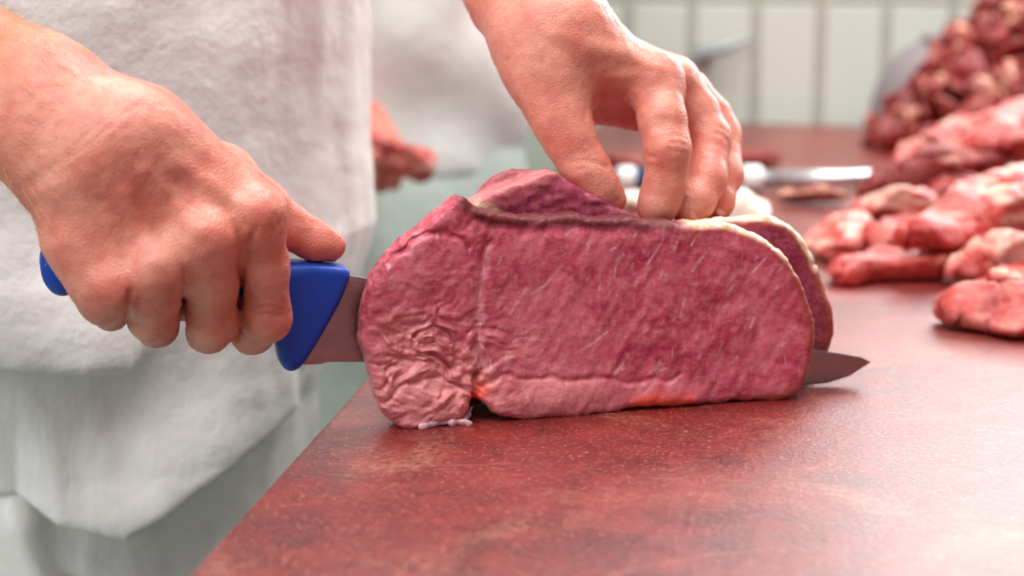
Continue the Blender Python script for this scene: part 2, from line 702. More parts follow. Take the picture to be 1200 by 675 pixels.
b.box((0.05, far_t - 0.09, TOP - 0.095), (1.45, far_t - 0.05, TOP - 0.036))
b.box((0.05, near_t + 0.09, TOP - 0.095), (0.09, far_t - 0.09, TOP - 0.036))
b.box((1.41, near_t + 0.09, TOP - 0.095), (1.45, far_t - 0.09, TOP - 0.036))
b.build('frame', M['steel'], table, bevel=0.003)
for x in (0.05, 1.41):
    for y in (near_t + 0.05, far_t - 0.09):
        b = MB()
        b.box((x, y, 0), (x + 0.04, y + 0.04, TOP - 0.096))
        b.build('leg', M['steel'], table, bevel=0.003)

# ------------------------------------------------------------------ room
b = MB()
b.box((-4, -2.5, -0.05), (5, 6, 0))
fl = b.build('floor', M['floor'])
fl['kind'] = 'structure'
WY = far_t + 0.03
wall = MB()
wall.box((-2.6, WY + 0.003, 0.0), (3.2, WY + 0.12, 2.9))
wo = wall.build('wall_back', M['grout'])
wo.matrix_world = TM
wo['kind'] = 'structure'
# tiles: joints seen at 735, 813, 888 ... in the photo
u0 = None
pitch = None
Minv = np.array(TM.inverted())


def wall_u(px, py):
    o_ = np.array(TM @ Vector((0, WY, 0)))
    q = on_plane(px, py, o_, ED)
    return (Minv @ np.append(q, 1))[[0, 2]]


ua, ub = wall_u(735, 90), wall_u(1116, 60)
pitch = (ub[0] - ua[0]) / 5
zj = wall_u(900, 3)[1]
g = 0.0062
b = MB()
zh = 0.36
for i in range(-34, 40):
    x0 = ua[0] + i * pitch
    if x0 < -2.5 or x0 > 3.1:
        continue
    for j in range(-3, 6):
        z0 = zj + j * zh
        z1 = min(z0 + zh, 2.9)
        z0 = max(z0, 0.0)
        if z1 - z0 < 0.03:
            continue
        b.box((x0 + g, WY, z0 + 0.003), (x0 + pitch - g, WY + 0.0035, z1 - 0.003))
ti = b.build('tiles', M['tile'], wo, bevel=0.002)
print('tile pitch', pitch, 'joint height', zj)

# ------------------------------------------------------------------ front beef slab
A = [(470, 503), (458, 494), (446, 478), (440, 462), (436, 444), (434, 428), (427, 410), (425, 392), (426, 372), (430, 352),
     (438, 330), (450, 310), (463, 294), (478, 281), (494, 271), (508, 258), (522, 245), (534, 235), (540, 231), (546, 234),
     (556, 243), (575, 249), (596, 254), (625, 255), (652, 255), (680, 251), (688, 256), (712, 257), (735, 257), (760, 259), (790, 262),
     (820, 262), (848, 262), (868, 267), (886, 274), (903, 284), (918, 297), (929, 312), (938, 328), (944, 345), (950, 362),
     (956, 378), (957, 395), (954, 413), (949, 432), (944, 448), (936, 461), (922, 469), (900, 470), (878, 471), (858, 470),
     (846, 474), (822, 475), (800, 476), (786, 479), (764, 478), (742, 479), (720, 484), (690, 489), (655, 492), (622, 494),
     (596, 492), (580, 485), (570, 476), (560, 469), (553, 470), (549, 478), (543, 490), (525, 496), (500, 502), (484, 508)]
polyF = np.array([slab2(*q) for q in A])
PF = Poly2D(smooth_poly(polyF, 1))
bot = polyF[:, 1].min()


def S2(pts):
    return [slab2(*q) for q in pts]


seam = S2([(574, 285), (566, 315), (560, 345), (562, 380), (560, 405), (566, 430), (564, 452), (556, 470)])
cleft = S2([(562, 440), (560, 452), (555, 472)])
seam2 = S2([(566, 452), (590, 443), (640, 444), (700, 443), (750, 448), (800, 440)])
seam3 = S2([(433, 428), (470, 420), (510, 425), (545, 452)])
seam4 = S2([(446, 470), (480, 445), (520, 440), (556, 462)])
lobe = S2([(452, 312), (478, 288), (505, 272), (522, 272), (540, 280), (548, 290)])
ridge5 = S2([(500, 272), (560, 262), (640, 268), (740, 266)])
redge = S2([(900, 290), (925, 325), (940, 370), (938, 430), (920, 462)])
patch = S2([(745, 474), (765, 466), (790, 466), (812, 470)])
THICK = 0.0170


def rough_mask(x, z):
    """the torn lower left part of the cut"""
    c = slab2(500, 425)
    return np.exp(-(((x - c[0]) / 0.034) ** 2 + ((z - c[1]) / 0.030) ** 2))


def f_front(p, detail=True):
    xz = p[:, [0, 2]]
    d2 = PF(xz)
    y = p[:, 1]
    # cheap far test
    near = (np.abs(d2) < 0.02) | (d2 < 0)
    front = np.zeros(len(p))
    if detail:
        m = near & (y < 0.02) & (y > -0.02)
        if m.any():
            q = xz[m]
            x, z = q[:, 0], q[:, 1]
            g_ = np.zeros(m.sum())
            wob = 0.0022 * np.stack([noise(np.stack([x, z, z * 0], 1), 130, 91), noise(np.stack([x, z, z * 0], 1), 130, 92)], 1)
            qw = q + wob
            for ln, dep, w in ((seam, 0.0014, 0.0022), (cleft, 0.0045, 0.0020), (seam2, 0.0013, 0.0016), (seam3, 0.0014, 0.0012), (seam4, 0.0018, 0.0012), (lobe, 0.0024, 0.0014), (ridge5, 0.0012, 0.003)):
                g_ += dep * np.exp(-(polydist(qw, ln) / w) ** 2)
            # soft swell of the bundles
            g_ -= 0.0035 * np.exp(-(((x - slab2(505, 470)[0]) / 0.024) ** 2 + ((z - slab2(505, 470)[1]) / 0.012) ** 2))
            g_ -= 0.0030 * np.exp(-(((x - slab2(640, 468)[0]) / 0.034) ** 2 + ((z - slab2(640, 468)[1]) / 0.010) ** 2))
            g_ -= 0.0030 * np.exp(-(((x - slab2(490, 320)[0]) / 0.020) ** 2 + ((z - slab2(490, 320)[1]) / 0.022) ** 2))
            g_ -= 0.0025 * np.exp(-(polydist(q, redge) / 0.012) ** 2)
            g_ -= 0.0016 * np.exp(-(polydist(q, patch) / 0.005) ** 2)
            ca, sa = math.cos(math.radians(58)), math.sin(math.radians(58))
            al, ac = x * ca + z * sa, -x * sa + z * ca
            fib = np.stack([al * 95, ac * 330, np.zeros_like(x)], 1)
            g_ += 0.0003 * noise(fib, 1.0, 5) + 0.0003 * noise(np.stack([al * 40, ac * 150, al * 0], 1), 1.0, 9)
            big = np.stack([x, z, np.zeros_like(x)], 1)
            g_ += 0.0008 * fbm(big, 45, 2, 3)
            r = rough_mask(x, z)
            wr = np.stack([x * 160 + 1.5 * noise(big, 90, 21), z * 300 + 2.0 * noise(big, 70, 22), x * 0], 1)
            g_ += r * (0.0024 * noise(wr, 1.0, 12) + 0.0011 * noise(wr, 2.1, 14))
            front[m] = g_
    r = 0.0045
    # irregular outline
    d2 = d2 + 0.0007 * noise(np.stack([xz[:, 0], xz[:, 1], y * 0.6], 1), 160, 31) + 0.0004 * noise(p, 420, 33)
    dy = np.abs(y - THICK / 2 - front * 0.5 * (y < THICK / 2)) - THICK / 2 + front * 0.5 * (y < THICK / 2)
    a, c = d2 + r, dy + r
    return np.minimum(np.maximum(a, c), 0) + np.sqrt(np.maximum(a, 0) ** 2 + np.maximum(c, 0) ** 2) - r


lo = np.array([polyF[:, 0].min() - 0.008, -0.012, polyF[:, 1].min() - 0.008])
hi = np.array([polyF[:, 0].max() + 0.008, THICK + 0.008, polyF[:, 1].max() + 0.008])
V, Q = surface_nets(f_front, lo, hi, 0.0008)
x, y, z = V[:, 0], V[:, 1], V[:, 2]
xz = V[:, [0, 2]]
d2 = PF(xz)
face = np.clip(1 - y / 0.008, 0, 1)
nz_ = fbm(V, 90, 3, 41)


def gauss(pt, sx, sz):
    c = slab2(*pt)
    return np.exp(-(((x - c[0]) / sx) ** 2 + ((z - c[1]) / sz) ** 2))


pale = np.clip(1.15 * gauss((495, 460), .036, .026) + 0.55 * gauss((650, 470), .05, .012) + 0.35 * gauss((480, 380), .02, .03)
               + 0.25 * gauss((620, 400), .03, .03) + 0.3 * nz_, 0, 1)
xr = slab2(800, 262)[0]
top_right = np.clip((x - xr) / 0.006, 0, 1) * np.clip((z - slab2(955, 330)[1]) / 0.02, 0, 1)
rimw = np.clip((d2 + 0.0075 + 0.002 * nz_) / 0.004, 0, 1)
up_ = np.clip((z - slab2(700, 285)[1]) / 0.008, 0, 1)
left_red = np.clip((slab2(545, 250)[0] - x) / 0.006, 0, 1)
rim = rimw * np.maximum(up_ * (1 - left_red) * (1 - np.clip((x - xr) / .006, 0, 1)), np.clip((x - slab2(925, 350)[0]) / 0.008, 0, 1) * 0.75)
rim = np.maximum(rim, 0.5 * np.clip((d2 + 0.002) / 0.002, 0, 1) * (x > slab2(560, 260)[0]))
fat = np.clip((d2 + 0.0032 + 0.0008 * nz_) / 0.0016, 0, 1) * top_right
fat = np.maximum(fat, 0.7 * np.clip((d2 + 0.0055) / 0.003, 0, 1) * top_right * np.clip((y - 0.004) / 0.003, 0, 1))
topz = up_ * (1 - left_red) * (1 - np.clip((x - xr) / .006, 0, 1))
rim = np.maximum(rim, topz * np.clip((d2 + 0.0040) / 0.0018, 0, 1))
rim = rim * (1 - fat)
rgt = np.clip((x - slab2(880, 300)[0]) / 0.015, 0, 1)
brown = np.clip((d2 + 0.0060 + 0.002 * nz_) / 0.003, 0, 1) * np.maximum(rgt, top_right * 0.6) * (1 - fat)
rim = rim * (1 - 0.7 * rgt)
vein = np.zeros(len(V))
rng = random.Random(4)
veins = [[(572, 290), (567, 320), (563, 350)], [(616, 338), (606, 355), (597, 368)], [(564, 380), (562, 400), (570, 412)], [(735, 270), (722, 290), (715, 292)],
         [(724, 298), (720, 325)], [(735, 268), (728, 282)], [(782, 272), (766, 300), (758, 310)], [(816, 275), (810, 288)], [(832, 290), (812, 318)], [(600, 402), (612, 396), (634, 398)],
         [(680, 412), (700, 398), (712, 390)], [(772, 435), (764, 452), (752, 464)], [(780, 432), (766, 440)], [(632, 440), (650, 432), (664, 422)], [(720, 440), (736, 416)],
         [(895, 300), (880, 322)], [(868, 318), (852, 345)], [(672, 268), (664, 276)], [(690, 284), (688, 296)], [(660, 312), (640, 335), (622, 345)], [(588, 300), (582, 312)],
         [(910, 335), (902, 348)], [(884, 372), (880, 384)], [(852, 382), (836, 396)], [(802, 350), (796, 372)], [(760, 385), (742, 402)], [(612, 450), (618, 470)]]
for ln in veins:
    pts = [(a + rng.uniform(-1, 1), b_ + rng.uniform(-1, 1)) for a, b_ in ln]
    dd = polydist(xz, S2(pts))
    vein = np.maximum(vein, np.exp(-(dd / 0.00045) ** 2) * np.clip(0.55 + 0.9 * fbm(V, 260, 2, 44), 0, 1))
for i in range(120):                                # short glints along the fibres, put into the colour as pale lines
    cx, cy = rng.uniform(440, 945), rng.uniform(268, 440)
    L = rng.uniform(4, 11)
    an = math.radians(rng.gauss(62, 14))
    a, b_ = slab2(cx - L / 2 * math.cos(an), cy + L / 2 * math.sin(an)), slab2(cx + L / 2 * math.cos(an), cy - L / 2 * math.sin(an))
    m = (np.abs(x - a[0]) < 0.008) & (np.abs(z - a[1]) < 0.008)
    vein[m] = np.maximum(vein[m], rng.uniform(.2, .6) * np.exp(-(polydist(xz[m], [a, b_]) / 0.0004) ** 2))
lil = np.exp(-(polydist(xz + np.stack([0.004 * nz_, 0 * nz_], 1), seam) / 0.0018) ** 2) * 0.28 * np.clip(0.6 + 1.2 * fbm(V, 130, 2, 47), 0, 1)
vein = np.maximum(vein, lil) * face * (1 - rim)
orange = np.zeros(len(V))
for ln in ([(748, 473), (770, 468)], [(778, 472), (806, 470)], [(556, 468), (564, 458)]):
    orange = np.maximum(orange, np.exp(-(polydist(xz, S2(ln)) / 0.0042) ** 2))
slab = link('beef_slab', mesh_np('beef_slab', V, Q, True, dict(pale=pale, rim=rim, fat=fat, vein=np.clip(vein, 0, 1), orange=orange, brown=brown)), M['beef'])
to_mat(slab)
tag(slab, 'slice of raw beef with its broad cut face in front of the knife blade', 'meat')
# orange-red patch of the beef material reads the extra attribute
t = M['beef'].node_tree
bs = t.nodes['Principled BSDF']
src = bs.inputs['Base Color'].links[0].from_socket
mx = t.nodes.new('ShaderNodeMix')
mx.data_type = 'RGBA'
at = t.nodes.new('ShaderNodeAttribute')
at.attribute_name = 'orange'
t.links.new(at.outputs['Fac'], mx.inputs['Factor'])
t.links.new(src, mx.inputs[6])
mx.inputs[7].default_value = lin(226, 84, 62)
t.links.new(mx.outputs[2], bs.inputs['Base Color'])

# membrane under the notch
mem = []
pts = [(492, 500), (505, 497), (520, 499), (530, 496), (540, 492), (552, 496), (550, 500), (535, 502), (522, 503), (508, 505), (494, 506)]


def f_mem(p):
    d = polydist(p, [T(494, 503) + [0, 0, .0012], T(515, 499) + [0, 0, .0022], T(549, 498) + [0, 0, .0012]]) - 0.0017
    d = smin(d, polydist(p, [T(530, 499) + [0, 0, .001], K(536, 488, -.014)]) - 0.0012, 0.003)
    d = smin(d, polydist(p, [T(543, 498) + [0, 0, .001], K(552, 478, -.014)]) - 0.0013, 0.003)
    return d + 0.0009 * noise(p, 380, 3)


c = T(522, 499)
V, Q = surface_nets(f_mem, c - [.025, .03, .004], c + [.025, .03, .022], 0.0009)
V = V - SO
V = V @ SM
mt = NT('membrane')
mt.out(lin(206, 156, 166), 0.2, None, spec=0.6, sss=0.3)
mo = link('membrane', mesh_np('membrane', V, Q), mt.m, slab)
mo['label'] = 'pale shiny strip of membrane under the slab'

# ------------------------------------------------------------------ rear joint
R0 = KOFF + 0.0035
Bp = [(500, 496), (470, 470), (462, 420), (470, 360), (500, 300), (530, 262), (553, 233), (562, 219), (576, 206), (590, 198), (604, 195), (618, 197), (634, 198), (646, 200),
      (668, 214), (700, 232), (735, 248), (755, 257), (800, 258), (826, 257), (840, 254), (866, 253), (890, 251), (908, 253), (922, 259), (934, 268), (942, 278),
      (950, 292), (956, 303), (954, 310), (960, 314), (964, 330), (971, 344), (977, 358), (979, 375), (979, 392), (974, 410), (966, 430), (950, 447), (900, 462), (700, 480)]
polyR = np.array([slab2(q[0], q[1], R0) for q in Bp])
polyR[:, 1] = np.maximum(polyR[:, 1], 0.0015)
PR = Poly2D(smooth_poly(polyR, 1), 0.0008, 0.03)
flap = np.array([slab2(*q, 0.020) for q in [(549, 237), (575, 226), (600, 216), (625, 207), (648, 199), (660, 208), (690, 226), (722, 242), (742, 252), (758, 262), (740, 268), (560, 262)]])
PL = Poly2D(smooth_poly(flap, 2), 0.0008, 0.03)
DEEP = 0.125


def f_rear(p):
    y = p[:, 1]
    shrink = np.clip((y - R0 - 0.02) / 0.1, 0, 1)
    yy = np.maximum(y - R0, 0)
    xz_ = np.stack([p[:, 0] - 0.28 * yy, p[:, 2] + 0.22 * yy * np.clip(p[:, 2] / 0.06, 0, 1)], 1)
    d2 = PR(xz_) + 0.012 * shrink ** 2 + 0.0009 * noise(p, 130, 8) + 0.0004 * noise(p, 380, 9)
    lump = np.clip((p[:, 2] - 0.098) / 0.01, 0, 1)
    dy = np.maximum(R0 + 0.006 * lump + 0.0012 * noise(p, 70, 6) - y, y - R0 - DEEP)
    r = 0.006
    a, c = d2 + r, dy + r
    d = np.minimum(np.maximum(a, c), 0) + np.sqrt(np.maximum(a, 0) ** 2 + np.maximum(c, 0) ** 2) - r
    e2 = PL(p[:, [0, 2]])
    ey = np.abs(y - 0.0262) - 0.0072 + 0.0008 * noise(p * np.array([1, 1, 3]), 140, 18)
    ey = np.maximum(ey, (THICK + 0.0010 - y))
    r = 0.003
    a, c = e2 + r, ey + r
    e = np.minimum(np.maximum(a, c), 0) + np.sqrt(np.maximum(a, 0) ** 2 + np.maximum(c, 0) ** 2) - r
    # the flap may not cross the knife
    e = np.maximum(e, 0.093 - p[:, 2])
    return smin(d, e, 0.002)


lo = np.array([polyR[:, 0].min() - 0.008, 0.012, -0.004])
hi = np.array([polyR[:, 0].max() + 0.045, R0 + DEEP + 0.008, polyR[:, 1].max() + 0.008])
V, Q = surface_nets(f_rear, lo, hi, 0.0013)
x, y, z = V.T
xz = V[:, [0, 2]]
nz_ = fbm(V, 80, 3, 51)
d2 = PR(xz)


def S2b(pts, off):
    return [slab2(q[0], q[1], off) for q in pts]


band = np.exp(-(polydist(xz, S2b([(549, 236), (575, 228), (610, 214), (650, 199)], .020)) / 0.0042) ** 2) * (y < 0.036)
white = np.exp(-(polydist(xz, S2b([(558, 240), (572, 244), (584, 250)], .020)) / 0.0022) ** 2) * (y < 0.030)
back = np.clip((y - R0 - .003) / .006, 0, 1)
right = np.clip((x - slab2(800, 262, R0)[0]) / 0.01, 0, 1)
fat = np.maximum(np.clip((d2 + 0.0042 + 0.001 * nz_) / 0.0016, 0, 1) * right * np.clip((z - slab2(950, 330, R0)[1]) / 0.01, 0, 1), white)
rim = np.clip((d2 + 0.0085 + .002 * nz_) / 0.005, 0, 1) * right * 0.75 * (1 - fat)
rim = np.maximum(rim, 0.5 * back * (1 - right) * np.clip(nz_ + .2, 0, 1))
brown = np.clip((d2 + 0.0075 + .002 * nz_) / 0.005, 0, 1) * right * (1 - fat)
rim = rim * (1 - .7 * right)
pale = np.clip(band * 1.1 + 0.5 * np.clip((y - .034) / .004, 0, 1) * (z > 0.1) + 0.2 * nz_, 0, 1)
joint = link('beef_joint', mesh_np('beef_joint', V, Q, True, dict(pale=pale, rim=rim, fat=np.clip(fat, 0, 1), brown=brown, vein=np.zeros(len(V)))), M['beef_dark'])
to_mat(joint)
tag(joint, 'rest of the raw beef joint behind the knife blade, pressed down by a hand', 'meat')

# ------------------------------------------------------------------ butcher's knife
knife = empty('butcher_knife')
to_mat(knife)
tag(knife, 'butcher knife with a blue handle, its blade slicing through the beef', 'knife')


def K2(px, py):
    return slab2(px, py, KOFF)


H = [(46, 300), (50, 288), (58, 281), (68, 286), (84, 302), (110, 309), (160, 306), (220, 303), (290, 304), (345, 305), (385, 308), (402, 310), (408, 316), (407, 325),
     (398, 348), (385, 372), (371, 396), (358, 418), (350, 428), (341, 433), (332, 431), (326, 422), (323, 405), (318, 384), (300, 374), (250, 373), (190, 368),
     (130, 358), (100, 352), (86, 342), (74, 346), (62, 343), (52, 332), (47, 318)]
polyH = np.array([K2(*q) for q in H])
PH = Poly2D(smooth_poly(polyH, 2), 0.0006, 0.02)
gx = K2(345, 340)[0]


def f_handle(p):
    d2 = PH(p[:, [0, 2]])
    s = np.clip((p[:, 0] - gx + 0.012) / 0.02, 0, 1)
    hy = 0.0115 - 0.0025 * s
    r = 0.0085 - 0.0045 * s
    a, c = d2 + r, np.abs(p[:, 1]) - hy + r
    return np.minimum(np.maximum(a, c), 0) + np.sqrt(np.maximum(a, 0) ** 2 + np.maximum(c, 0) ** 2) - r


lo = np.array([polyH[:, 0].min() - .006, -.018, polyH[:, 1].min() - .006])
hi = np.array([polyH[:, 0].max() + .006, .018, polyH[:, 1].max() + .006])
V, Q = surface_nets(f_handle, lo, hi, 0.0011, 2)
o = link('handle', mesh_np('handle', V + np.array([0, KOFF, 0]), Q), M['blue'], knife)
o['label'] = 'blue plastic handle with a flared guard'
spine = [K2(*q) for q in [(345, 314), (400, 321), (445, 329), (560, 346), (700, 368), (840, 391), (940, 407), (985, 414), (1008, 418), (1020, 424)]]
edge = [K2(*q) for q in [(340, 425), (360, 427.5), (377, 426.5), (384, 424), (430, 424), (560, 438), (700, 452), (820, 462), (880, 465), (915, 465), (938, 461), (968, 453), (995, 441), (1012, 430), (1020, 424.5)]]
spine, edge = np.array(spine), np.array(edge)
edge[:, 1] = np.maximum(edge[:, 1], 0.0012)
xs = np.linspace(spine[0, 0], spine[-1, 0], 160)
zt = np.interp(xs, spine[:, 0], spine[:, 1])
zb = np.minimum(np.interp(xs, edge[:, 0], edge[:, 1]), zt - 0.0003)
verts, faces = [], []
fr = [0.0, 0.06, 0.93, 1.0]
for i, X in enumerate(xs):
    tap = 1 - 0.55 * (i / 159.0)
    for s in (-1, 1):
        for fv in fr:
            hw = {0.0: 0.0009, 0.06: 0.0011, 0.93: 0.00045, 1.0: 0.0001}[fv] * tap
            verts.append((X, KOFF + s * hw, zt[i] + (zb[i] - zt[i]) * fv))
for i in range(159):
    a, c = i * 8, (i + 1) * 8
    for k in range(3):
        faces.append((a + k, a + k + 1, c + k + 1, c + k))
        faces.append((a + 4 + k, c + 4 + k, c + 5 + k, a + 5 + k))
    faces.append((a, c, c + 4, a + 4))
    faces.append((a + 3, a + 7, c + 7, c + 3))
faces += [(0, 4, 5, 1), (1, 5, 6, 2), (2, 6, 7, 3)]
e = 159 * 8
faces += [(e, e + 1, e + 5, e + 4), (e + 1, e + 2, e + 6, e + 5), (e + 2, e + 3, e + 7, e + 6)]
o = link('blade', mesh_list('blade', verts, faces), M['blade'], knife)
o['label'] = 'wide steel blade'

# ------------------------------------------------------------------ the butcher: one body grown from bones
mm = 0.001


def bones(spec, fn):
    """spec: list of (px, py, depth, radius mm)"""
    return [(fn(a, b_, c_), r * mm) for a, b_, c_, r in spec]


def chain(p, js, k):
    d = None
    for (a, ra), (b_, rb) in zip(js[:-1], js[1:]):
        e = cap(p, a, b_, ra, rb)
        d = e if d is None else smin(d, e, k)
    return d


# right hand: around the handle, (px, py, distance from the knife plane, radius)
RH = {
    'index': bones([(301, 251, -.044, 12.0), (309, 312, -.034, 11.0), (313, 372, -.024, 10.8), (296, 391, -.002, 9.2), (286, 372, .021, 8.0)], K),
    'middle': bones([(240, 280, -.051, 12.3), (247, 330, -.037, 11.9), (249, 377, -.025, 11.4), (244, 389, -.002, 9.5), (238, 362, .022, 8.2)], K),
    'ring': bones([(187, 314, -.050, 11.8), (182, 345, -.037, 11.5), (180, 370, -.025, 11.3), (184, 382, -.002, 9.3), (190, 352, .021, 8.0)], K),
    'pinky': bones([(138, 332, -.045, 10.8), (127, 346, -.034, 10.0), (122, 355, -.025, 9.7), (130, 365, -.001, 8.2), (140, 340, .019, 7.2)], K),
}
RT_ = bones([(205, 180, -.012, 16), (262, 208, -.008, 14.5), (306, 240, -.002, 11.5), (342, 268, .002, 9.6), (370, 283, .002, 8.6), (387, 288, .002, 7.4)], K)
RPALM = [
    bones([(185, 160, -.022, 17), (300, 248, -.038, 12.5)], K),
    bones([(160, 178, -.026, 18), (240, 278, -.044, 12.8)], K),
    bones([(130, 200, -.026, 17), (188, 312, -.042, 12.5)], K),
    bones([(104, 215, -.022, 16), (142, 328, -.038, 12.0)], K),
    bones([(86, 232, -.018, 15.5), (96, 280, -.026, 15.0), (112, 326, -.030, 13)], K),
    bones([(185, 215, -.012, 20), (240, 245, -.014, 16)], K),
    bones([(150, 250, -.020, 18), (200, 290, -.026, 13)], K),
]
RBARS = [bones([(138, 338, -.0155, 6.5), (215, 332, -.017, 6.5), (302, 318, -.017, 6.5)], K),
         bones([(130, 350, -.013, 5.0), (215, 362, -.0135, 5.0), (304, 358, -.0135, 5.0)], K)]
W0 = K(82, 146, -.016)
ELR = P(-420, -95, 0.95)
SHR = np.array([-0.44, 1.06, TOP + 0.46])
fdir = (ELR - W0) / np.linalg.norm(ELR - W0)
side = np.cross(fdir, FW)
side /= np.linalg.norm(side)
if side @ UP < 0:
    side = -side
RARM = [
    [(W0 + side * 0.0070 - fdir * 0.03, 0.0195), (W0 + side * 0.0090 + fdir * 0.02, 0.0205), (W0 + side * 0.012 + fdir * 0.12, 0.030), (ELR + side * 0.01, 0.038)],
    [(W0 - side * 0.0100 - fdir * 0.015, 0.0195), (W0 - side * 0.0105 + fdir * 0.012, 0.0200), (W0 - side * 0.012 + fdir * 0.12, 0.027), (ELR - side * 0.008, 0.036)],
]
RUP = [(ELR, 0.042), (ELR * 0.45 + SHR * 0.55, 0.05), (SHR, 0.062)]

# left hand: pressing on the joint (px, py, depth along the view, radius)
ZL = zdepth(on_plane(770, 250, SO + SY * (R0 + 0.008), SY))
print('left hand depth', ZL)


def L(px, py, dz):
    return P(px, py, ZL + dz)


LH = {
    'index': bones([(768, 96, .008, 13.6), (776, 140, -.001, 12.0), (783, 176, -.006, 11.4), (780, 214, -.002, 10.2), (772, 238, .000, 9.6), (768, 246, .002, 8.6)], L),
    'middle': bones([(791, 98, .038, 12.4), (817, 132, .038, 11.4), (831, 163, .034, 11.2), (828, 210, .020, 10.2), (814, 236, .012, 9.5), (806, 246, .010, 8.4)], L),
    'ring': bones([(808, 112, .058, 11.6), (833, 136, .059, 10.4), (846, 160, .055, 10.2), (849, 206, .040, 9.3), (840, 236, .032, 8.7), (836, 246, .030, 8.0)], L),
    'pinky': bones([(804, 130, .072, 10.5), (822, 146, .071, 9.2), (836, 166, .067, 8.8), (840, 206, .058, 8.0), (836, 240, .050, 7.2)], L),
}
LT_ = bones([(640, 92, -.006, 17.0), (657, 140, -.010, 14.2), (668, 164, -.011, 12.6), (686, 198, -.012, 11.2), (702, 220, -.010, 9.6), (717, 234, -.008, 7.4)], L)
LPALM = [
    bones([(662, 58, .002, 20), (768, 95, .010, 13.2)], L),
    bones([(664, 52, .016, 18), (786, 94, .034, 12.0)], L),
    bones([(662, 60, .034, 17), (804, 110, .054, 11.4)], L),
    bones([(655, 75, .048, 16), (800, 130, .070, 10.5)], L),
    bones([(655, 95, .006, 18), (700, 113, .026, 12), (748, 126, .032, 11.5)], L),
    bones([(690, 90, .040, 18), (745, 118, .048, 13)], L),
]
LW = L(630, 8, .014)
ELL = P(505, -300, 1.14)
SHL = np.array([-0.13, 1.35, TOP + 0.46])
ld = (ELL - LW) / np.linalg.norm(ELL - LW)
ls = np.cross(ld, FW)
ls /= np.linalg.norm(ls)
if ls[0] < 0:
    ls = -ls
LARM = [
    [(LW + ls * 0.0085 - ld * 0.02, 0.0200), (LW + ls * 0.009 + ld * 0.02, 0.0205), (LW + ls * 0.012 + ld * 0.13, 0.030), (ELL + ls * 0.008, 0.036)],
    [(LW - ls * 0.0100 - ld * 0.02, 0.0200), (LW - ls * 0.0095 + ld * 0.02, 0.0205), (LW - ls * 0.012 + ld * 0.13, 0.028), (ELL - ls * 0.008, 0.036)],
]
LUP = [(ELL, 0.042), (ELL * 0.45 + SHL * 0.55, 0.05), (SHL, 0.062)]

TC = np.array([-0.29, 1.20])                       # torso axis
TF = np.array([0.68, -0.733, 0])                   # the way he faces
TS = np.array([0.733, 0.68, 0])                    # towards his left hand side
TR = np.stack([TS, TF, [0, 0, 1]], 1)


def grooves(p, lines):
    g_ = np.zeros(len(p))
    for pts, dep, w in lines:
        pts = np.array(pts)
        lo_, hi_ = pts.min(0) - 4 * w, pts.max(0) + 4 * w
        m = ((p > lo_) & (p < hi_)).all(1)
        if m.any():
            g_[m] += dep * np.exp(-(polydist(p[m], pts) / w) ** 2)
    return g_


def onskin(pts, f, Z0):
    """drop a pixel polyline onto the surface of f, marching from the camera"""
    out = []
    for a, b_ in pts:
        d = ray(a, b_)
        zz = Z0
        for _ in range(60):
            q = CAM + d * zz
            v = float(f(q[None])[0])
            zz += v * 0.9
            if abs(v) < 2e-4:
                break
        out.append(CAM + d * zz)
    return out


def f_right_raw(p):
    palm = None
    for js in RPALM:
        d = chain(p, js, 0.01)
        palm = d if palm is None else smin(palm, d, 0.014)
    arm = smin(chain(p, RARM[0], 0.02), chain(p, RARM[1], 0.02), 0.022)
    palm = smin(palm, arm, 0.022)
    th = chain(p, RT_, 0.006)
    d = smin(palm, th, 0.010)
    tot = d
    prev = None
    for k in ('index', 'middle', 'ring', 'pinky'):
        fd = chain(p, RH[k], 0.005)
        tot = smin(tot, smin(palm, fd, 0.010), 0.0018)
    for js in RBARS:
        tot = smin(tot, chain(p, js, 0.004), 0.0015)
    tot = smin(tot, chain(p, RUP, 0.03), 0.02)
    return tot


def f_left_raw(p):
    palm = None
    for js in LPALM:
        d = chain(p, js, 0.01)
        palm = d if palm is None else smin(palm, d, 0.014)
    arm = smin(chain(p, LARM[0], 0.02), chain(p, LARM[1], 0.02), 0.022)
    palm = smin(palm, arm, 0.024)
    th = chain(p, LT_, 0.006)
    tot = smin(palm, th, 0.016)
    for k in ('index', 'middle', 'ring', 'pinky'):
        fd = chain(p, LH[k], 0.005)
        tot = smin(tot, smin(palm, fd, 0.009), 0.0010)
    tot = smin(tot, chain(p, LUP, 0.03), 0.02)
    return tot


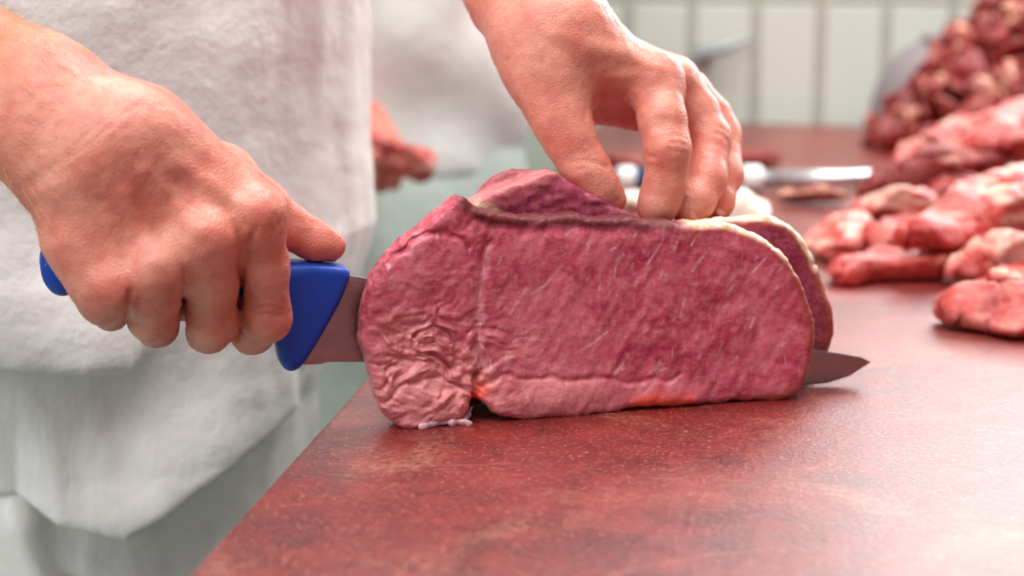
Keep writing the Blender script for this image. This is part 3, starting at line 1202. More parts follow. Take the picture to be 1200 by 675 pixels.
RG = []
for pts, dep, w in [
    ([(34, 216), (46, 209), (58, 202)], .0010, .0030), ([(64, 198), (90, 180), (125, 152), (160, 122)], .0004, .0010), ([(60, 214), (95, 188), (145, 152), (190, 122)], .0004, .0009), ([(55, 200), (82, 178), (112, 152)], .0003, .0009),
    ([(85, 172), (128, 136), (148, 118)], .0003, .0009), ([(216, 318), (214, 350), (212, 390)], .0016, .0013), ([(152, 342), (150, 360), (149, 376)], .0016, .0013), ([(285, 322), (282, 360), (277, 396)], .0016, .0013),
    ([(300, 268), (290, 290), (284, 320), (283, 350)], .0012, .0016),
    ([(296, 360), (315, 358), (330, 362)], .0006, .0010), ([(298, 368), (316, 367), (332, 370)], .0006, .0009), ([(300, 352), (316, 349), (330, 352)], .0005, .0009),
    ([(228, 372), (246, 370), (266, 373)], .0005, .0010), ([(228, 381), (246, 379), (266, 382)], .0005, .0009),
    ([(164, 366), (180, 364), (196, 366)], .0005, .0010), ([(166, 374), (180, 373), (194, 375)], .0005, .0009),
    ([(110, 352), (122, 350), (134, 353)], .0004, .0009),
    # tendons and veins stand out
    ([(172, 200), (205, 240), (232, 270)], -.0016, .0042), ([(150, 225), (168, 265), (183, 305)], -.0014, .0040), ([(205, 190), (255, 220), (290, 244)], -.0012, .0045),
    ([(322, 252), (326, 262), (322, 272)], .0006, .0010), ([(332, 256), (336, 266)], .0005, .0009),
]:
    RG.append((onskin(pts, f_right_raw, 0.70), dep, w))
LG = []
for pts, dep, w in [
    ([(688, 188), (704, 192), (712, 196)], .0012, .0013), ([(672, 182), (684, 178), (694, 182)], .0005, .0010), ([(670, 190), (684, 187), (696, 189)], .0006, .0010),
    ([(676, 200), (690, 196), (700, 197)], .0005, .0009),
    ([(790, 158), (800, 160), (806, 164)], .0006, .0010), ([(786, 167), (798, 168), (807, 171)], .0006, .0010), ([(784, 176), (796, 178), (806, 180)], .0005, .0009),
    ([(757, 183), (768, 184)], .0008, .0012), ([(756, 228), (768, 230), (780, 228)], .0004, .0010),
    ([(838, 146), (848, 150), (854, 156)], .0006, .0010), ([(838, 156), (848, 160), (854, 166)], .0006, .0010),
    ([(688, 126), (686, 142), (692, 156)], .0006, .0012), ([(679, 118), (680, 136), (686, 150)], .0004, .0010), ([(697, 124), (696, 138), (700, 150)], .0005, .0011),
    ([(690, 60), (735, 66), (770, 82)], -.0014, .0042), ([(650, 40), (690, 52), (730, 58)], -.0008, .0035), ([(720, 90), (748, 88), (766, 92)], -.0007, .0030),
]:
    LG.append((onskin(pts, f_left_raw, 0.80), dep, w))


def f_torso(p):
    c = np.array([TC[0], TC[1], 0])
    d = ellipsoid(p, c + [0, 0, TOP + 0.30], (0.165, 0.100, 0.27), TR)
    d = smin(d, ellipsoid(p, c + [0, 0, TOP + 0.05], (0.145, 0.095, 0.20), TR), 0.06)
    d = smin(d, cap(p, SHR, SHL, 0.062, 0.062), 0.08)
    return d


bbR = (np.array([-0.62, 0.72, 1.0]) - 0.1, np.array([0.02, 1.2, 1.5]))
Rpts = np.concatenate([[j[0] for j in js] for js in list(RH.values()) + [RT_] + RPALM + RARM + [RUP]])
Lpts = np.concatenate([[j[0] for j in js] for js in list(LH.values()) + [LT_] + LPALM + LARM + [LUP]])
Rlo, Rhi = Rpts.min(0) - 0.09, Rpts.max(0) + 0.09
Llo, Lhi = Lpts.min(0) - 0.09, Lpts.max(0) + 0.09


def boxd(p, lo_, hi_):
    q = np.maximum(np.maximum(lo_ - p, p - hi_), 0)
    return np.linalg.norm(q, axis=1)


def f_body(p):
    d = f_torso(p)
    for lo_, hi_, raw, gl_ in ((Rlo, Rhi, f_right_raw, RG), (Llo, Lhi, f_left_raw, LG)):
        bd = boxd(p, lo_, hi_)
        e = bd + 0.03
        m = bd < 0.015
        if m.any():
            q = p[m]
            v = raw(q)
            s = np.abs(v) < 0.006
            if s.any():
                qs = q[s]
                v[s] += grooves(qs, gl_) + 0.00022 * noise(qs, 300, 61) + 0.0005 * noise(qs, 75, 62)
            e[m] = v
        d = smin(d, e, 0.025) if True else d
    return d


allp = np.concatenate([Rpts, Lpts])
lo = np.minimum(allp.min(0) - 0.07, [TC[0] - .22, TC[1] - .2, TOP - 0.25])
hi = np.maximum(allp.max(0) + 0.07, [TC[0] + .22, TC[1] + .2, TOP + 0.62])
V, Q = surface_nets(f_body, lo, hi, 0.0015)
print('body verts', len(V))
red = np.zeros(len(V))
for js, w, idx in [(RH[k], .013, (0, 2)) for k in RH] + [(LH[k], .012, (2, 3)) for k in LH] + [(RT_, .012, (3, 5)), (LT_, .012, (3, 5))]:
    for i in idx:
        red = np.maximum(red, np.exp(-(np.linalg.norm(V - js[i][0], axis=1) / w) ** 2 * 0.8))
for k in LH:
    red = np.maximum(red, 0.85 * np.exp(-(np.linalg.norm(V - LH[k][-1][0], axis=1) / .016) ** 2))
red = np.maximum(red, 0.9 * np.exp(-(np.linalg.norm(V - RT_[-1][0], axis=1) / .02) ** 2))
red = np.maximum(red, 0.24 + 0 * red) * np.clip(0.75 + 0.5 * fbm(V, 60, 3, 71), 0, 1.2)
tanR = np.clip(((V - W0) @ fdir + 0.005) / 0.06, 0, 1)
dl = np.linalg.norm(V - W0, axis=1) < np.linalg.norm(V - LW, axis=1)
tan = np.where(dl, tanR, 0.35 * np.clip(((V - LW) @ ld) / 0.08, 0, 1))
pale = np.clip(0.6 * fbm(V, 45, 3, 77) + 0.05, 0, 1)
body = link('person', mesh_np('person', V, Q, True, dict(red=red, tan=tan, pale=pale)), M['skin'])
tag(body, 'person in white apron slicing beef with the blue-handled knife, other hand pressing it', 'person')

# nails on the finger ends
for hand_ in (RH, LH, {'thumb': RT_}, {'thumb': LT_}):
    for js in hand_.values():
        (p0, _), (p1, _), (p2, r2) = js[-3], js[-2], js[-1]
        v1 = (p1 - p0) / np.linalg.norm(p1 - p0)
        v2 = (p2 - p1) / np.linalg.norm(p2 - p1)
        dor = v1 - v2
        dor -= v2 * (dor @ v2)
        dor /= np.linalg.norm(dor)
        lat = np.cross(v2, dor)
        Rn = np.stack([v2, lat, dor], 1)
        cn = p2 + dor * (r2 - 0.0016) - v2 * 0.001

        def f_nail(p, cn=cn, Rn=Rn, r2=r2, p2=p2):
            a = ellipsoid(p, cn, (0.0062, r2 * 0.62, 0.0020), Rn)
            return a
        V2, Q2 = surface_nets(f_nail, cn - .010, cn + .010, 0.0008)
        link('fingernail', mesh_np('fingernail', V2, Q2), M['nail'], body)

# fine blond hair along the upper rim of the forearm
rng = np.random.RandomState(3)
cu = bpy.data.curves.new('arm_hair', 'CURVE')
cu.dimensions = '3D'
cu.bevel_depth = 0.00013
cu.bevel_resolution = 0
VA = V[(np.abs((V - W0) @ fdir - 0.06) < 0.075) & dl]
nrmA = None
sel = VA[rng.choice(len(VA), 900, replace=False)]
e = 0.001
G = np.stack([f_right_raw(sel + np.eye(3)[a] * e) - f_right_raw(sel - np.eye(3)[a] * e) for a in range(3)], 1)
G /= np.linalg.norm(G, axis=1)[:, None]
for q, n_ in zip(sel, G):
    if n_[1] > 0.35:
        continue
    s = cu.splines.new('POLY')
    s.points.add(2)
    dirn = -fdir + n_ * 0.35 + rng.normal(0, .3, 3)
    dirn -= n_ * (dirn @ n_) * 0.6
    dirn /= np.linalg.norm(dirn)
    ln = rng.uniform(.004, .009)
    for i, tt in enumerate((0, .5, 1)):
        w = q + dirn * ln * tt + n_ * (0.0012 * tt)
        s.points[i].co = (*w, 1)
        s.points[i].radius = 1 - 0.6 * tt
ho = bpy.data.objects.new('arm_hair', cu)
COL.objects.link(ho)
cu.materials.append(M['hair'])
ho.parent = body
ho['kind'] = 'stuff'
ho['label'] = 'fine blond hair on the forearm'

# ------------------------------------------------------------------ apron
zs = np.array([0.28, 0.55, 0.72, 0.79, 0.825, 0.85, 0.875, 0.90, 0.94, 1.00, 1.10, 1.25, 1.36])
ss = np.array([0.92, 0.88, 0.85, 0.85, 0.86, 0.90, 0.96, 1.02, 1.075, 1.06, 1.065, 1.05, 1.02])
na, nz2 = 330, 420
tt, zz = np.meshgrid(np.linspace(math.radians(-28), math.radians(205), na), np.linspace(0.30, 1.35, nz2), indexing='ij')
tt, zz = tt.ravel(), zz.ravel()
sv_ = np.interp(zz, zs, ss)
wa, wb = 0.205 * sv_, 0.150 * sv_
base = np.stack([TC[0] + wa * np.cos(tt) * TS[0] + wb * np.sin(tt) * TF[0], TC[1] + wa * np.cos(tt) * TS[1] + wb * np.sin(tt) * TF[1], zz], 1)
nrm = np.cos(tt)[:, None] / wa[:, None] * TS + np.sin(tt)[:, None] / wb[:, None] * TF
nrm /= np.linalg.norm(nrm, axis=1)[:, None]
vd_ = base - CAM
Zb = vd_ @ FW
ipx = 600 + FPX * (vd_ @ RT) / Zb
ipy = 337.5 - FPX * (vd_ @ UP) / Zb
facing = np.clip(-(nrm * (vd_ / np.linalg.norm(vd_, axis=1)[:, None])).sum(1) / 0.25, 0, 1)


def fold(ln, s_up, s_dn, amp, drop):
    """a hanging fold: soft above its line, undercut below; ln: (px, py, strength)"""
    ln = np.array(sorted(ln), float)
    yr = np.interp(ipx, ln[:, 0], ln[:, 1])
    st_ = np.interp(ipx, ln[:, 0], ln[:, 2], left=ln[0, 2], right=0)
    v = ipy - yr
    g_ = np.where(v < 0, np.exp(-(v / s_up) ** 2), np.exp(-(v / s_dn) ** 2)) * st_ * facing
    return g_ * amp, g_ * drop


dn, dd_ = np.zeros(len(base)), np.zeros(len(base))
for args in (
    ([(-200, 396, 1), (0, 398, 1), (90, 406, 1), (135, 410, .8), (160, 402, .25), (185, 396, 0)], 75, 11, .021, .010),
    ([(-200, 590, .3), (20, 560, .2), (60, 574, .8), (125, 585, 1), (165, 562, 1), (230, 517, .85), (285, 483, .65), (320, 464, .45), (345, 456, 0)], 80, 9, .034, .014),
    ([(60, 660, 0), (100, 668, .6), (180, 700, 1), (260, 760, 1)], 30, 8, .012, .004),
):
    g1, g2 = fold(*args)
    dn += g1
    dd_ += g2
# a standing pleat at the lower left, beside the pocket of the fold
pl_ = np.exp(-((ipx - np.interp(ipy, [560, 620, 700], [12, 24, 55])) / 26.0) ** 2) * np.clip((ipy - 560) / 50, 0, 1) * facing
dn += 0.016 * pl_
q3 = base * np.array([1, 1, .3])
dn += 0.0008 * np.sin(tt * 26 + zz * 3) * np.clip((zz - .9) * 8, 0, 1) + 0.0014 * noise(q3, 60, 81) + 0.0035 * noise(base * np.array([1, 1, .5]), 14, 82)
dn += 0.0009 * noise(base, 45, 84) + 0.0008 * np.abs(noise(base, 28, 85))
VV = base + nrm * dn[:, None] - np.array([0, 0, 1.0]) * dd_[:, None]
ii = np.arange(na * nz2).reshape(na, nz2)
QQ = np.stack([ii[:-1, :-1], ii[1:, :-1], ii[1:, 1:], ii[:-1, 1:]], -1).reshape(-1, 4)
ap = link('apron', mesh_np('apron', VV, QQ), M['apron'], body)
sm_ = ap.modifiers.new('thickness', 'SOLIDIFY')
sm_.thickness = 0.0016
sm_.offset = -1
ap['label'] = 'white apron with heavy folds'


def f_shirt(p):
    d = f_torso(p) - 0.010
    for js, a in ((RUP, 1), (LUP, 1)):
        d = smin(d, cap(p, js[1][0] * .6 + js[2][0] * .4, js[2][0], 0.066, 0.074), 0.03)
    return np.maximum(d + 0.002 * noise(p, 22, 5), TOP - 0.12 - p[:, 2])


V, Q = surface_nets(f_shirt, np.array([-.62, .86, .75]), np.array([.12, 1.56, 1.50]), 0.007)
sh = link('shirt', mesh_np('shirt', V, Q), M['coat'], body)
sh['label'] = 'white short-sleeved shirt'


def f_legs(p):
    c = np.array([TC[0], TC[1], 0])
    d = ellipsoid(p, c + [0, 0, 0.84], (0.155, 0.105, 0.16), TR)
    for s in (-1, 1):
        d = smin(d, cap(p, c + TS * 0.085 * s + [0, 0, .80], c + TS * 0.10 * s + [0, 0, .10], 0.082, 0.055), 0.03)
    return np.maximum(d + 0.003 * noise(p, 18, 9), 0.03 - p[:, 2])


V, Q = surface_nets(f_legs, np.array([-.55, .95, 0.02]), np.array([0, 1.45, 1.02]), 0.010)
o = link('trousers', mesh_np('trousers', V, Q), M['trousers'], body)
for s in (-1, 1):
    c = np.array([TC[0], TC[1], 0]) + TS * 0.10 * s

    def f_shoe(p, c=c):
        d = cap(p, c + [0, 0, .045], c + TF * 0.16 + [0, 0, .036], 0.046, 0.036)
        return smax(smin(d, cap(p, c + [0, 0, .05], c + [0, 0, .09], .045, .045), .02), 0.002 - p[:, 2], .01)
    V, Q = surface_nets(f_shoe, c - [.25, .25, .01], c + [.25, .25, .17], 0.008)
    link('shoe', mesh_np('shoe', V, Q), M['white_plastic'], body)

# ------------------------------------------------------------------ second worker behind, out of focus
WZ = 1.84
wc = P(520, 60, WZ)
wc = np.array([wc[0] - 0.07, wc[1], 0])
WF = np.array([0.80, -0.60, 0])
WS = np.array([0.60, 0.80, 0])
WR = np.stack([WS, WF, [0, 0, 1]], 1)
hand = P(392, 118, 1.66)
elb = P(290, 30, 1.70)
shl = wc + np.array([-0.15, -0.05, 1.40])
hand2 = P(650, -70, 1.72)
elb2 = P(630, -220, 1.84)
shl2 = wc + np.array([0.13, 0.06, 1.40])


def f_w_hand(p, h0, e0):
    d_ = (h0 - e0) / np.linalg.norm(h0 - e0)
    sd = np.cross(d_, [0, 0, 1.0])
    sd /= np.linalg.norm(sd)
    dn = np.cross(sd, d_)
    if dn[2] > 0:
        dn = -dn
    d = cap(p, h0 - d_ * .05, h0 + d_ * .0, .024, .026)
    for i in (-1.5, -.5, .5, 1.5):
        k0 = h0 + d_ * .03 + sd * .018 * i
        pr = k0 + d_ * .035 + dn * .012
        e_ = pr + d_ * .012 + dn * .026
        d = smin(d, cap(p, h0 + sd * .012 * i, k0, .014, .0105), .008)
        d = smin(d, smin(cap(p, k0, pr, .0105, .0095), cap(p, pr, e_, .0095, .008), .003), .003)
    t0 = h0 + sd * .03 + d_ * .0
    d = smin(d, cap(p, t0, t0 + d_ * .035 + dn * .03, .0125, .009), .01)
    return d


def f_w_body(p):
    d = ellipsoid(p, wc + [0, 0, 1.20], (0.175, 0.11, 0.28), WR)
    d = smin(d, ellipsoid(p, wc + [0, 0, .95], (0.16, 0.115, .2), WR), .06)
    d = smin(d, cap(p, shl, shl2, .055, .055), .06)
    for s_, e_, h_ in ((shl, elb, hand), (shl2, elb2, hand2)):
        d = smin(d, cap(p, s_, e_, .052, .042), .03)
        d = smin(d, cap(p, e_, h_, .042, .024), .02)
        d = smin(d, f_w_hand(p, h_, e_), .012)
    for s in (-1, 1):
        d = smin(d, cap(p, wc + WS * .085 * s + [0, 0, .82], wc + WS * .09 * s + [0, 0, .09], .075, .045), .03)
    return d


V, Q = surface_nets(f_w_body, np.array([-.65, 1.45, 0.04]), np.array([.30, 2.06, 1.52]), 0.005)
n0 = np.zeros(len(V))
w2 = link('person', mesh_np('worker', V, Q, True, dict(red=n0 + .4, tan=n0, pale=n0)), M['skin'])
tag(w2, 'person in white workwear standing by the tiled wall, out of focus, holding meat', 'person')


def f_w_coat(p):
    d = ellipsoid(p, wc + [0, 0, 1.20], (0.20, 0.135, 0.30), WR)
    d = smin(d, ellipsoid(p, wc + [0, 0, .98], (0.19, 0.14, .2), WR), .06)
    d = smin(d, cap(p, shl, shl2, .07, .07), .06)
    for s_, e_, h_ in ((shl, elb, hand), (shl2, elb2, hand2)):
        d = smin(d, cap(p, s_, e_, .066, .058), .03)
        d = smin(d, cap(p, e_, e_ * .3 + h_ * .7, .058, .042), .02)
    d = d + 0.006 * np.sin(p[:, 2] * 42 + p[:, 0] * 30 + 3 * noise(p, 7, 3)) + .006 * noise(p, 12, 7)
    return np.maximum(d, TOP - 0.005 - p[:, 2])


V, Q = surface_nets(f_w_coat, np.array([-.65, 1.45, .87]), np.array([.30, 2.06, 1.52]), 0.007)
o = link('coat', mesh_np('coat', V, Q), M['coat'], w2)
o['label'] = 'white work coat'


def f_w_trousers(p):
    d = ellipsoid(p, wc + [0, 0, .86], (0.185, .135, .17), WR)
    for s in (-1, 1):
        d = smin(d, cap(p, wc + WS * .085 * s + [0, 0, .80], wc + WS * .10 * s + [0, 0, .10], .092, .06), .05)
    return np.maximum(np.maximum(d + .004 * noise(p, 14, 4), .035 - p[:, 2]), p[:, 2] - .96)


V, Q = surface_nets(f_w_trousers, np.array([-.5, 1.5, .02]), np.array([.30, 2.1, .98]), 0.009)
o = link('trousers', mesh_np('work_trousers', V, Q), M['trousers'], w2)
o['label'] = 'pale grey-green trousers'
for s in (-1, 1):
    c = wc + WS * 0.095 * s

    def f_shoe(p, c=c):
        d = cap(p, c + [0, 0, .045], c + WF * 0.16 + [0, 0, .036], 0.046, 0.036)
        return smax(smin(d, cap(p, c + [0, 0, .05], c + [0, 0, .09], .045, .045), .02), 0.002 - p[:, 2], .01)
    V, Q = surface_nets(f_shoe, c - [.25, .25, .01], c + [.25, .25, .17], 0.009)
    link('shoe', mesh_np('shoe', V, Q), M['white_plastic'], w2)


# ------------------------------------------------------------------ meat trimmings
def meat_mesh(name, joints, seed, vox, flat=0.75, fatdir=(0, 0, 1), fatamt=0.2, amp=1.0, floor_z=None, k=0.5):
    """joints: [(point, radius)] chain(s); a lumpy cut of meat with ridged grain and patches of fat"""
    pts = np.array([j[0] for j in joints], float)
    rad = np.array([j[1] for j in joints], float)
    c = pts.mean(0)
    R = rad.mean()
    o3 = np.array([seed * 3.7, seed * 1.3, seed * 2.1])
    rr_ = np.random.RandomState(seed)
    axis = pts[-1] - pts[0]
    axis = axis / max(np.linalg.norm(axis), 1e-6)
    planes = []
    for _ in range(5):
        n_ = rr_.normal(0, 1, 3)
        n_ -= axis * (n_ @ axis) * 0.92
        n_ /= np.linalg.norm(n_)
        planes.append((n_, rr_.uniform(0.55, 0.85) + 0.5 * np.abs((pts - c) @ n_).max() / R))

    def f(p):
        q = p.copy()
        q[:, 2] = (q[:, 2] - c[2]) / flat + c[2]
        pp = pts.copy()
        pp[:, 2] = (pp[:, 2] - c[2]) / flat + c[2]
        w = q + amp * R * 0.55 * np.stack([noise(q + o3, 0.55 / R, 3), noise(q + o3, 0.55 / R, 4), noise(q + o3, 0.55 / R, 5)], 1)
        d = None
        for i in range(len(pp) - 1):
            e_ = cap(w, pp[i], pp[i + 1], rad[i], rad[i + 1])
            d = e_ if d is None else smin(d, e_, R * k)
        # folds: creases where two noise sheets meet
        cr = np.abs(noise(q + o3, 0.75 / R, 11))
        d = d + R * 0.34 * amp * np.exp(-(cr / 0.09) ** 2) + R * 0.10 * np.abs(noise(q + o3, 1.5 / R, 12)) + R * 0.05 * noise(q + o3, 3.0 / R, 13)
        for n_, off in planes:
            d = smax(d, (w - c) @ n_ - off * R, R * 0.16)
        d = d * min(flat, 1) * 0.85
        if floor_z is not None:
            d = smax(d, floor_z - p[:, 2], R * 0.15)
        return d
    pad = rad.max() * 1.6
    lo_, hi_ = pts.min(0) - pad, pts.max(0) + pad
    V, Q = surface_nets(f, lo_, hi_, vox)
    n_ = fbm((V + o3) * np.array([0.6, 1.0, 1.6]), 1.1 / R, 4, 15, 0.6)
    dirv = np.asarray(fatdir, float)
    dirv = dirv / np.linalg.norm(dirv)
    e_ = ((V - c) @ dirv) / R
    fat = np.clip((0.45 * e_ + 2.2 * n_ - 1.15 + fatamt * 2.0) / 0.55, 0, 1)
    pale = np.clip(1.9 * fbm((V + o3) * np.array([.7, 1, 1.5]), 1.5 / R, 3, 18) + 0.02, 0, 1)
    return V, Q, dict(fat=fat * 0.9, pale=pale, rim=np.zeros(len(V)), vein=np.zeros(len(V)))


def piece(name, jspec, seed, mat, label, vox=0.0024, flat=0.85, fatamt=0.2, fatdir=(0, 0, 1), lift=0.0, amp=1.0, group=None, cat='meat', grow=1.38):
    """jspec: (px, py, radius mm, height of the centre above the table mm); stands on the table where the pixel says"""
    js = []
    for a, b_, r, hz in jspec:
        js.append((T(a, b_, TOP + hz * mm), r * mm * grow))
    V, Q, at_ = meat_mesh(name, js, seed, vox, flat, fatdir, fatamt, amp, TOP + 0.0006 + lift)
    org = np.array([V[:, 0].mean(), V[:, 1].mean(), V[:, 2].min()])
    o = link(name, mesh_np(name, V - org, Q, True, at_), mat, None, org)
    tag(o, label, cat, group)
    return o


piece('beef_trimming', [(1005, 318, 11, 8), (1045, 310, 16, 12), (1082, 306, 14, 13), (1104, 306, 9, 12)], 1, M['trim'],
      'folded red beef trimming lying frontmost in the loose pile, a pale streak on top', fatamt=0.22)
piece('beef_trimming', [(985, 275, 11, 14), (972, 288, 12, 12), (1000, 284, 13, 13), (998, 258, 10, 22)], 2, M['trim_pink'],
      'pale pink beef trimming at the left end of the loose pile, nearest the slab', fatamt=0.4)
piece('beef_trimming', [(1020, 248, 12, 26), (1048, 242, 16, 30), (1072, 240, 12, 30)], 3, M['trim_pink'],
      'smooth pink rounded beef trimming lying behind the folded frontmost trimming', fatamt=0.3, amp=.7)
piece('beef_trimming', [(1072, 282, 9, 26), (1110, 264, 13, 36), (1145, 236, 13, 46), (1180, 214, 9, 52)], 4, M['trim'],
      'long bright red strip of beef slanting across the middle of the loose pile', fatamt=0.08, amp=.8)
piece('beef_trimming', [(1075, 205, 14, 36), (1115, 195, 20, 42), (1150, 200, 16, 42)], 5, M['trim_dark'],
      'large dark red lump at the back of the loose pile above the dark gap', fatamt=0.12, amp=.8)
piece('beef_trimming', [(1165, 190, 15, 46), (1210, 175, 16, 50), (1240, 180, 14, 50)], 6, M['trim'],
      'red beef trimming at the right picture edge, above the long red strip', fatamt=0.15)
piece('beef_trimming', [(1125, 312, 9, 14), (1160, 308, 16, 16), (1205, 310, 15, 16)], 7, M['trim_pink'],
      'beef trimming with a whitish silverskin top, right of the folded frontmost trimming', fatamt=0.62, amp=.8)
piece('beef_trimming', [(1160, 262, 14, 34), (1195, 255, 18, 38), (1235, 250, 16, 38)], 8, M['trim_pink'],
      'lilac-pink beef trimming resting on the whitish silverskin one', fatamt=0.42, amp=.8)
piece('beef_trimming', [(1150, 335, 8, 8), (1185, 328, 13, 12), (1225, 322, 13, 12)], 9, M['trim'],
      'pink beef trimming under the whitish silverskin one at the right picture edge', fatamt=0.2)
piece('beef_trimming', [(1106, 362, 7.5, 8), (1140, 364, 11, 11), (1180, 362, 15, 15), (1230, 358, 15, 15)], 10, M['trim_pink'],
      'single pink beef strip with a blunt tapered end, lying alone nearest the viewer', fatamt=0.25, amp=.7)
piece('beef_trimming', [(930, 230, 9, 8), (952, 229, 12, 9), (975, 231, 8, 7)], 11, M['trim_dark'],
      'small flat red trimming with a pale top, alone behind the fingertips', fatamt=0.45, flat=.6)
piece('beef_trimming', [(1092, 172, 12, 48), (1130, 160, 16, 52), (1165, 150, 15, 54)], 12, M['trim_pink'],
      'pale pink fatty trimming along the top of the loose pile, below the tall heap', fatamt=0.5)
piece('beef_trimming', [(1055, 190, 9, 26), (1068, 178, 11, 32), (1085, 165, 9, 40)], 13, M['trim'],
      'narrow orange-edged trimming beside the tip of the honing steel', fatamt=0.35)
piece('beef_trimming', [(1165, 152, 15, 56), (1200, 145, 16, 58), (1240, 142, 16, 60)], 14, M['trim_pink'],
      'pink trimming with a white patch at the right picture edge, under the tall heap', fatamt=0.45)
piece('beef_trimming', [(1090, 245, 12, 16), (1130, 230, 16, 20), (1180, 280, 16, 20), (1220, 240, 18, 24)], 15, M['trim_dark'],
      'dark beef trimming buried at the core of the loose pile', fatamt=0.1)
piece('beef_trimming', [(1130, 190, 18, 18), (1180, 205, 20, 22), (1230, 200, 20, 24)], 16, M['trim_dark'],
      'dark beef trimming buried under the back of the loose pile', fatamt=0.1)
piece('beef_trimming', [(1195, 218, 13, 48), (1225, 215, 14, 48)], 17, M['trim'],
      'small red trimming with white fat between the red strip and the pile top', fatamt=0.4)
piece('beef_trimming', [(872, 184, 12, 12), (890, 183, 14, 12), (903, 186, 8, 9)], 18, M['trim_dark'],
      'brown-red trimming just behind the ring finger, left of the honing steel shaft', fatamt=0.1, flat=.7)
piece('beef_trimming', [(716, 193, 9, 9), (740, 192, 11, 10), (765, 193, 9, 9)], 19, M['trim_dark'],
      'red trimming glimpsed between thumb and index finger, behind the honing steel handle', fatamt=0.1, flat=.6)
piece('fat_trimming', [(880, 250, 12, 12), (868, 246, 14, 14), (830, 246, 14, 14), (790, 247, 12, 12)], 20, M['fat'],
      'white lump of trimmed fat behind the fingertips of the pressing hand', fatamt=0.5, cat='fat')
piece('fat_trimming', [(738, 235, 7, 7), (752, 236, 7, 7)], 21, M['fat'],
      'small pale trimming seen low between thumb and index finger', fatamt=0.2, cat='fat', vox=.002)

mh = P(468, 188, 1.64)
V, Q, at_ = meat_mesh('held_meat', [(mh + [-.020, 0, .012], .014), (mh, .017), (mh + [.022, 0, -.006], .013)], 33, .0035, .9, (1, 0, -.4), .42, .9)
o = link('held_meat', mesh_np('held_meat', V - mh, Q, True, at_), M['trim_pink'], None, mh)
tag(o, 'piece of red and white meat held in the hand of the blurred worker behind', 'meat')

for sd_, js_, m_, lb_, fa_ in (
    (24, [(1030, 282, 12, 14), (1060, 275, 14, 18), (1090, 280, 12, 18)], 'trim', 'red beef trimming wedged between the smooth pink one and the folded frontmost one', .15),
    (25, [(1140, 285, 14, 22), (1165, 275, 14, 26)], 'trim', 'red beef trimming tucked under the lower end of the long red strip', .2),
    (26, [(1020, 225, 10, 14), (1045, 215, 12, 18), (1070, 215, 12, 22)], 'trim_dark', 'dark red trimming beside the shaft end, behind the smooth pink trimming', .2),
    (27, [(1180, 238, 12, 46), (1205, 232, 14, 48)], 'trim', 'bright red trimming overlapping the upper end of the long red strip', .3),
    (28, [(1140, 178, 12, 56), (1170, 172, 14, 60)], 'trim', 'red trimming crowning the loose pile in front of the pale fatty one', .25),
):
    piece('beef_trimming', js_, sd_, M[m_], lb_, fatamt=fa_)

# tall heap of diced beef near the wall
rs = np.random.RandomState(11)
variants = []
for i in range(10):
    r0 = rs.uniform(.011, .016)
    d_ = rs.normal(0, 1, 3)
    d_ /= np.linalg.norm(d_)
    js = [(-d_ * r0 * .8, r0), (d_ * r0 * .8, r0 * rs.uniform(.7, 1.0))]
    V, Q, at_ = meat_mesh('diced_beef', js, 40 + i, 0.0024, rs.uniform(.75, 1.0), rs.normal(0, 1, 3), rs.choice([.05, .1, .15, .45], p=[.3, .3, .2, .2]), 1.0)
    me = mesh_np('diced_beef', V, Q, True, at_)
    me.materials.append(M['trim_dark'])
    variants.append(me)
bc = T(1106, 153)
hc = T(1288, 174)
hc[1] += 0.03
HR, HH = 0.225, 0.262
made = []
cnt_ = 0
tries = 0
while cnt_ < 285 and tries < 30000:
    tries += 1
    a = rs.uniform(math.pi * 0.72, math.pi * 1.75)          # the side that faces the room
    u = rs.uniform(0, 1) ** 0.75
    rr = HR * u
    hz = HH * (1 - u) + 0.008
    p = hc + np.array([math.cos(a) * rr, math.sin(a) * rr * 0.8, hz])
    p[:2] += rs.normal(0, .004, 2)
    if np.linalg.norm(p - bc) < 0.112:
        continue
    if any((p - q) @ (p - q) < 0.0165 ** 2 for q in made):
        continue
    made.append(p)
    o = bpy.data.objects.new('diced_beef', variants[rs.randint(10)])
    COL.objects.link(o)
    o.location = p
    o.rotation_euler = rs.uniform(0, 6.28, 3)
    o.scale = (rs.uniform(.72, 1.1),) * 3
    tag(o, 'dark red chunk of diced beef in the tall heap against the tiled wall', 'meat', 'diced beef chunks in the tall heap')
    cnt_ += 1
print('diced', cnt_)
# the inside of the heap carries the outer chunks
V, Q = surface_nets(lambda p: np.maximum(0.100 - np.linalg.norm((p - bc)[:, :2], axis=1), np.maximum(np.maximum(
    (np.sqrt(((p[:, 0] - hc[0])) ** 2 + ((p[:, 1] - hc[1]) / .8) ** 2) / (HR - .024) - (1 - np.clip((p[:, 2] - TOP + .012) / HH, 0, 1) ** 1.0)) * 0.11, TOP + .0006 - p[:, 2]),
    p[:, 2] - TOP - HH) + 0.003 * noise(p, 60, 4)), hc - [.26, .26, .01], hc + [.26, .26, .32], 0.005)
z0 = np.zeros(len(V))
o = link('diced_beef_heap', mesh_np('diced_beef_heap', V - hc, Q, True, dict(fat=z0, pale=z0 + .1, rim=z0, vein=z0)), M['trim_dark'], None, hc)
tag(o, 'dense mass of dark diced beef inside the tall heap', 'meat', None, 'stuff')

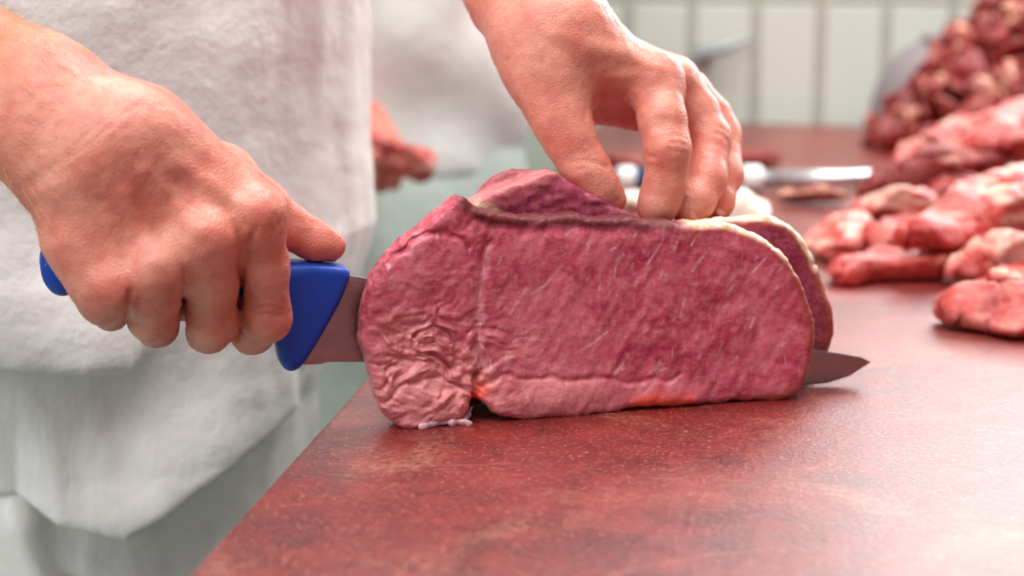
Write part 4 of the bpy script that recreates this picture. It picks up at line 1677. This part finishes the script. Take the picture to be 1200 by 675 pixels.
# grey overturned bowl behind the heap
b = MB()
prof = [(0.088, 0.0), (0.090, 0.002), (0.087, 0.006)]
for i in range(0, 15):
    a = i / 14 * math.pi / 2
    prof.append((max(0.085 * math.cos(a) ** 0.8, 0.0015), 0.006 + 0.098 * math.sin(a)))
bowl_o = empty('bowl', bc)
tag(bowl_o, 'rounded grey overturned bowl half hidden by the tall heap', 'bowl')
b.lathe(prof, 48)
b.build('shell', M['bowl'], bowl_o, smooth=True)
b = MB()
b.lathe([(.030, .101), (.031, .1045), (.027, .1085), (.001, .1086)], 40)
b.build('foot_ring', M['bowl'], bowl_o, smooth=True)

# honing steel lying on the table behind the hand
sa, sb = T(716, 226), T(1046, 225)
sl = sb - sa
SLN = np.linalg.norm(sl)
ux = sl / SLN
st = empty('honing_steel', (sa[0], sa[1], TOP + 0.0125))
st.rotation_euler = (0, 0, math.atan2(ux[1], ux[0]))
tag(st, 'honing steel with bright shaft and navy and white handle, lying behind the hand', 'tool')


def tx(px):
    q = T(px, 225.5)
    return float((q - sa) @ ux)


h0, h1, h2, h3, h4, h5 = 0, tx(744), tx(760), tx(868), tx(892), SLN
for nm, m_, a0, a1, r0 in (('handle', 'white_plastic', tx(722), h1, .0115), ('handle_cap', 'navy', h0, tx(722), .0105), ('grip', 'navy', h1, h3, .0115), ('collar', 'white_plastic', h3, h4, .0118)):
    b = MB()
    b.lathe([(r0 * .8, a0), (r0, a0 + .003), (r0, a1 - .003), (r0 * .85, a1)], 28, 'x')
    b.build(nm, M[m_], st, smooth=True)
b = MB()
b.lathe([(.0075, h4), (.0075, h5 - .012), (.006, h5 - .004), (.002, h5)], 28, 'x')
b.build('shaft', M['steel'], st, smooth=True)

# thin grey steel bar fixed on the wall
hb = MB()
wu = wall_u(812, 67)
wv = wall_u(884, 44)
dv = np.array([wv[0] - wu[0], wv[1] - wu[1]])
Lh = np.linalg.norm(dv)
rail = empty('wall_hook')
rail.matrix_world = TM @ Matrix.Translation((wu[0], WY - 0.02, wu[1])) @ Matrix.Rotation(-math.atan2(dv[1], dv[0]), 4, 'Y')
tag(rail, 'slender grey steel bar slanting in front of the wall tiles', 'hook')
hb.lathe([(.0035, 0), (.0075, .006), (.0065, Lh * .5), (.003, Lh - .003), (.001, Lh)], 20, 'x')
hb.build('bar', M['hook'], rail, smooth=True)
hb = MB()
hb.box((.004, .004, -.009), (.022, .0195, .009))
hb.build('bracket', M['bowl'], rail, bevel=.002)

# ------------------------------------------------------------------ light
W = bpy.data.worlds.new('room_light')
sc.world = W
W.use_nodes = True
bg = W.node_tree.nodes['Background']
bg.inputs['Color'].default_value = (0.93, 0.97, 1.0, 1)
bg.inputs['Strength'].default_value = 0.24


def area(name, loc, target, sx, sy, power, col=(1, 1, 1)):
    ld_ = bpy.data.lights.new(name, 'AREA')
    ld_.shape = 'RECTANGLE'
    ld_.size, ld_.size_y = sx, sy
    ld_.energy = power
    ld_.color = col
    o = bpy.data.objects.new(name, ld_)
    COL.objects.link(o)
    o.location = loc
    o.rotation_euler = (Vector(target) - Vector(loc)).to_track_quat('-Z', 'Y').to_euler()
    return o


area('ceiling_lamp', (0.30, 1.40, 2.75), (0.1, 1.1, 0.9), 1.6, 0.7, 42, (1, .985, .96))
area('ceiling_lamp', (-0.40, 0.0, 2.7), (0.0, 0.95, 0.95), 1.2, 0.7, 25, (1, .985, .97))
area('window_or_fill_light', (0.90, 1.90, 1.52), (0.78, 0.9, 1.15), 1.04, 0.58, 15, (.97, .99, 1))
area('window_or_fill_light', (-1.5, -0.2, 1.75), (-0.25, 1.05, 0.85), 0.9, 0.9, 13, (.97, .99, 1))  # added fill lamp to brighten the lower apron, not a known window
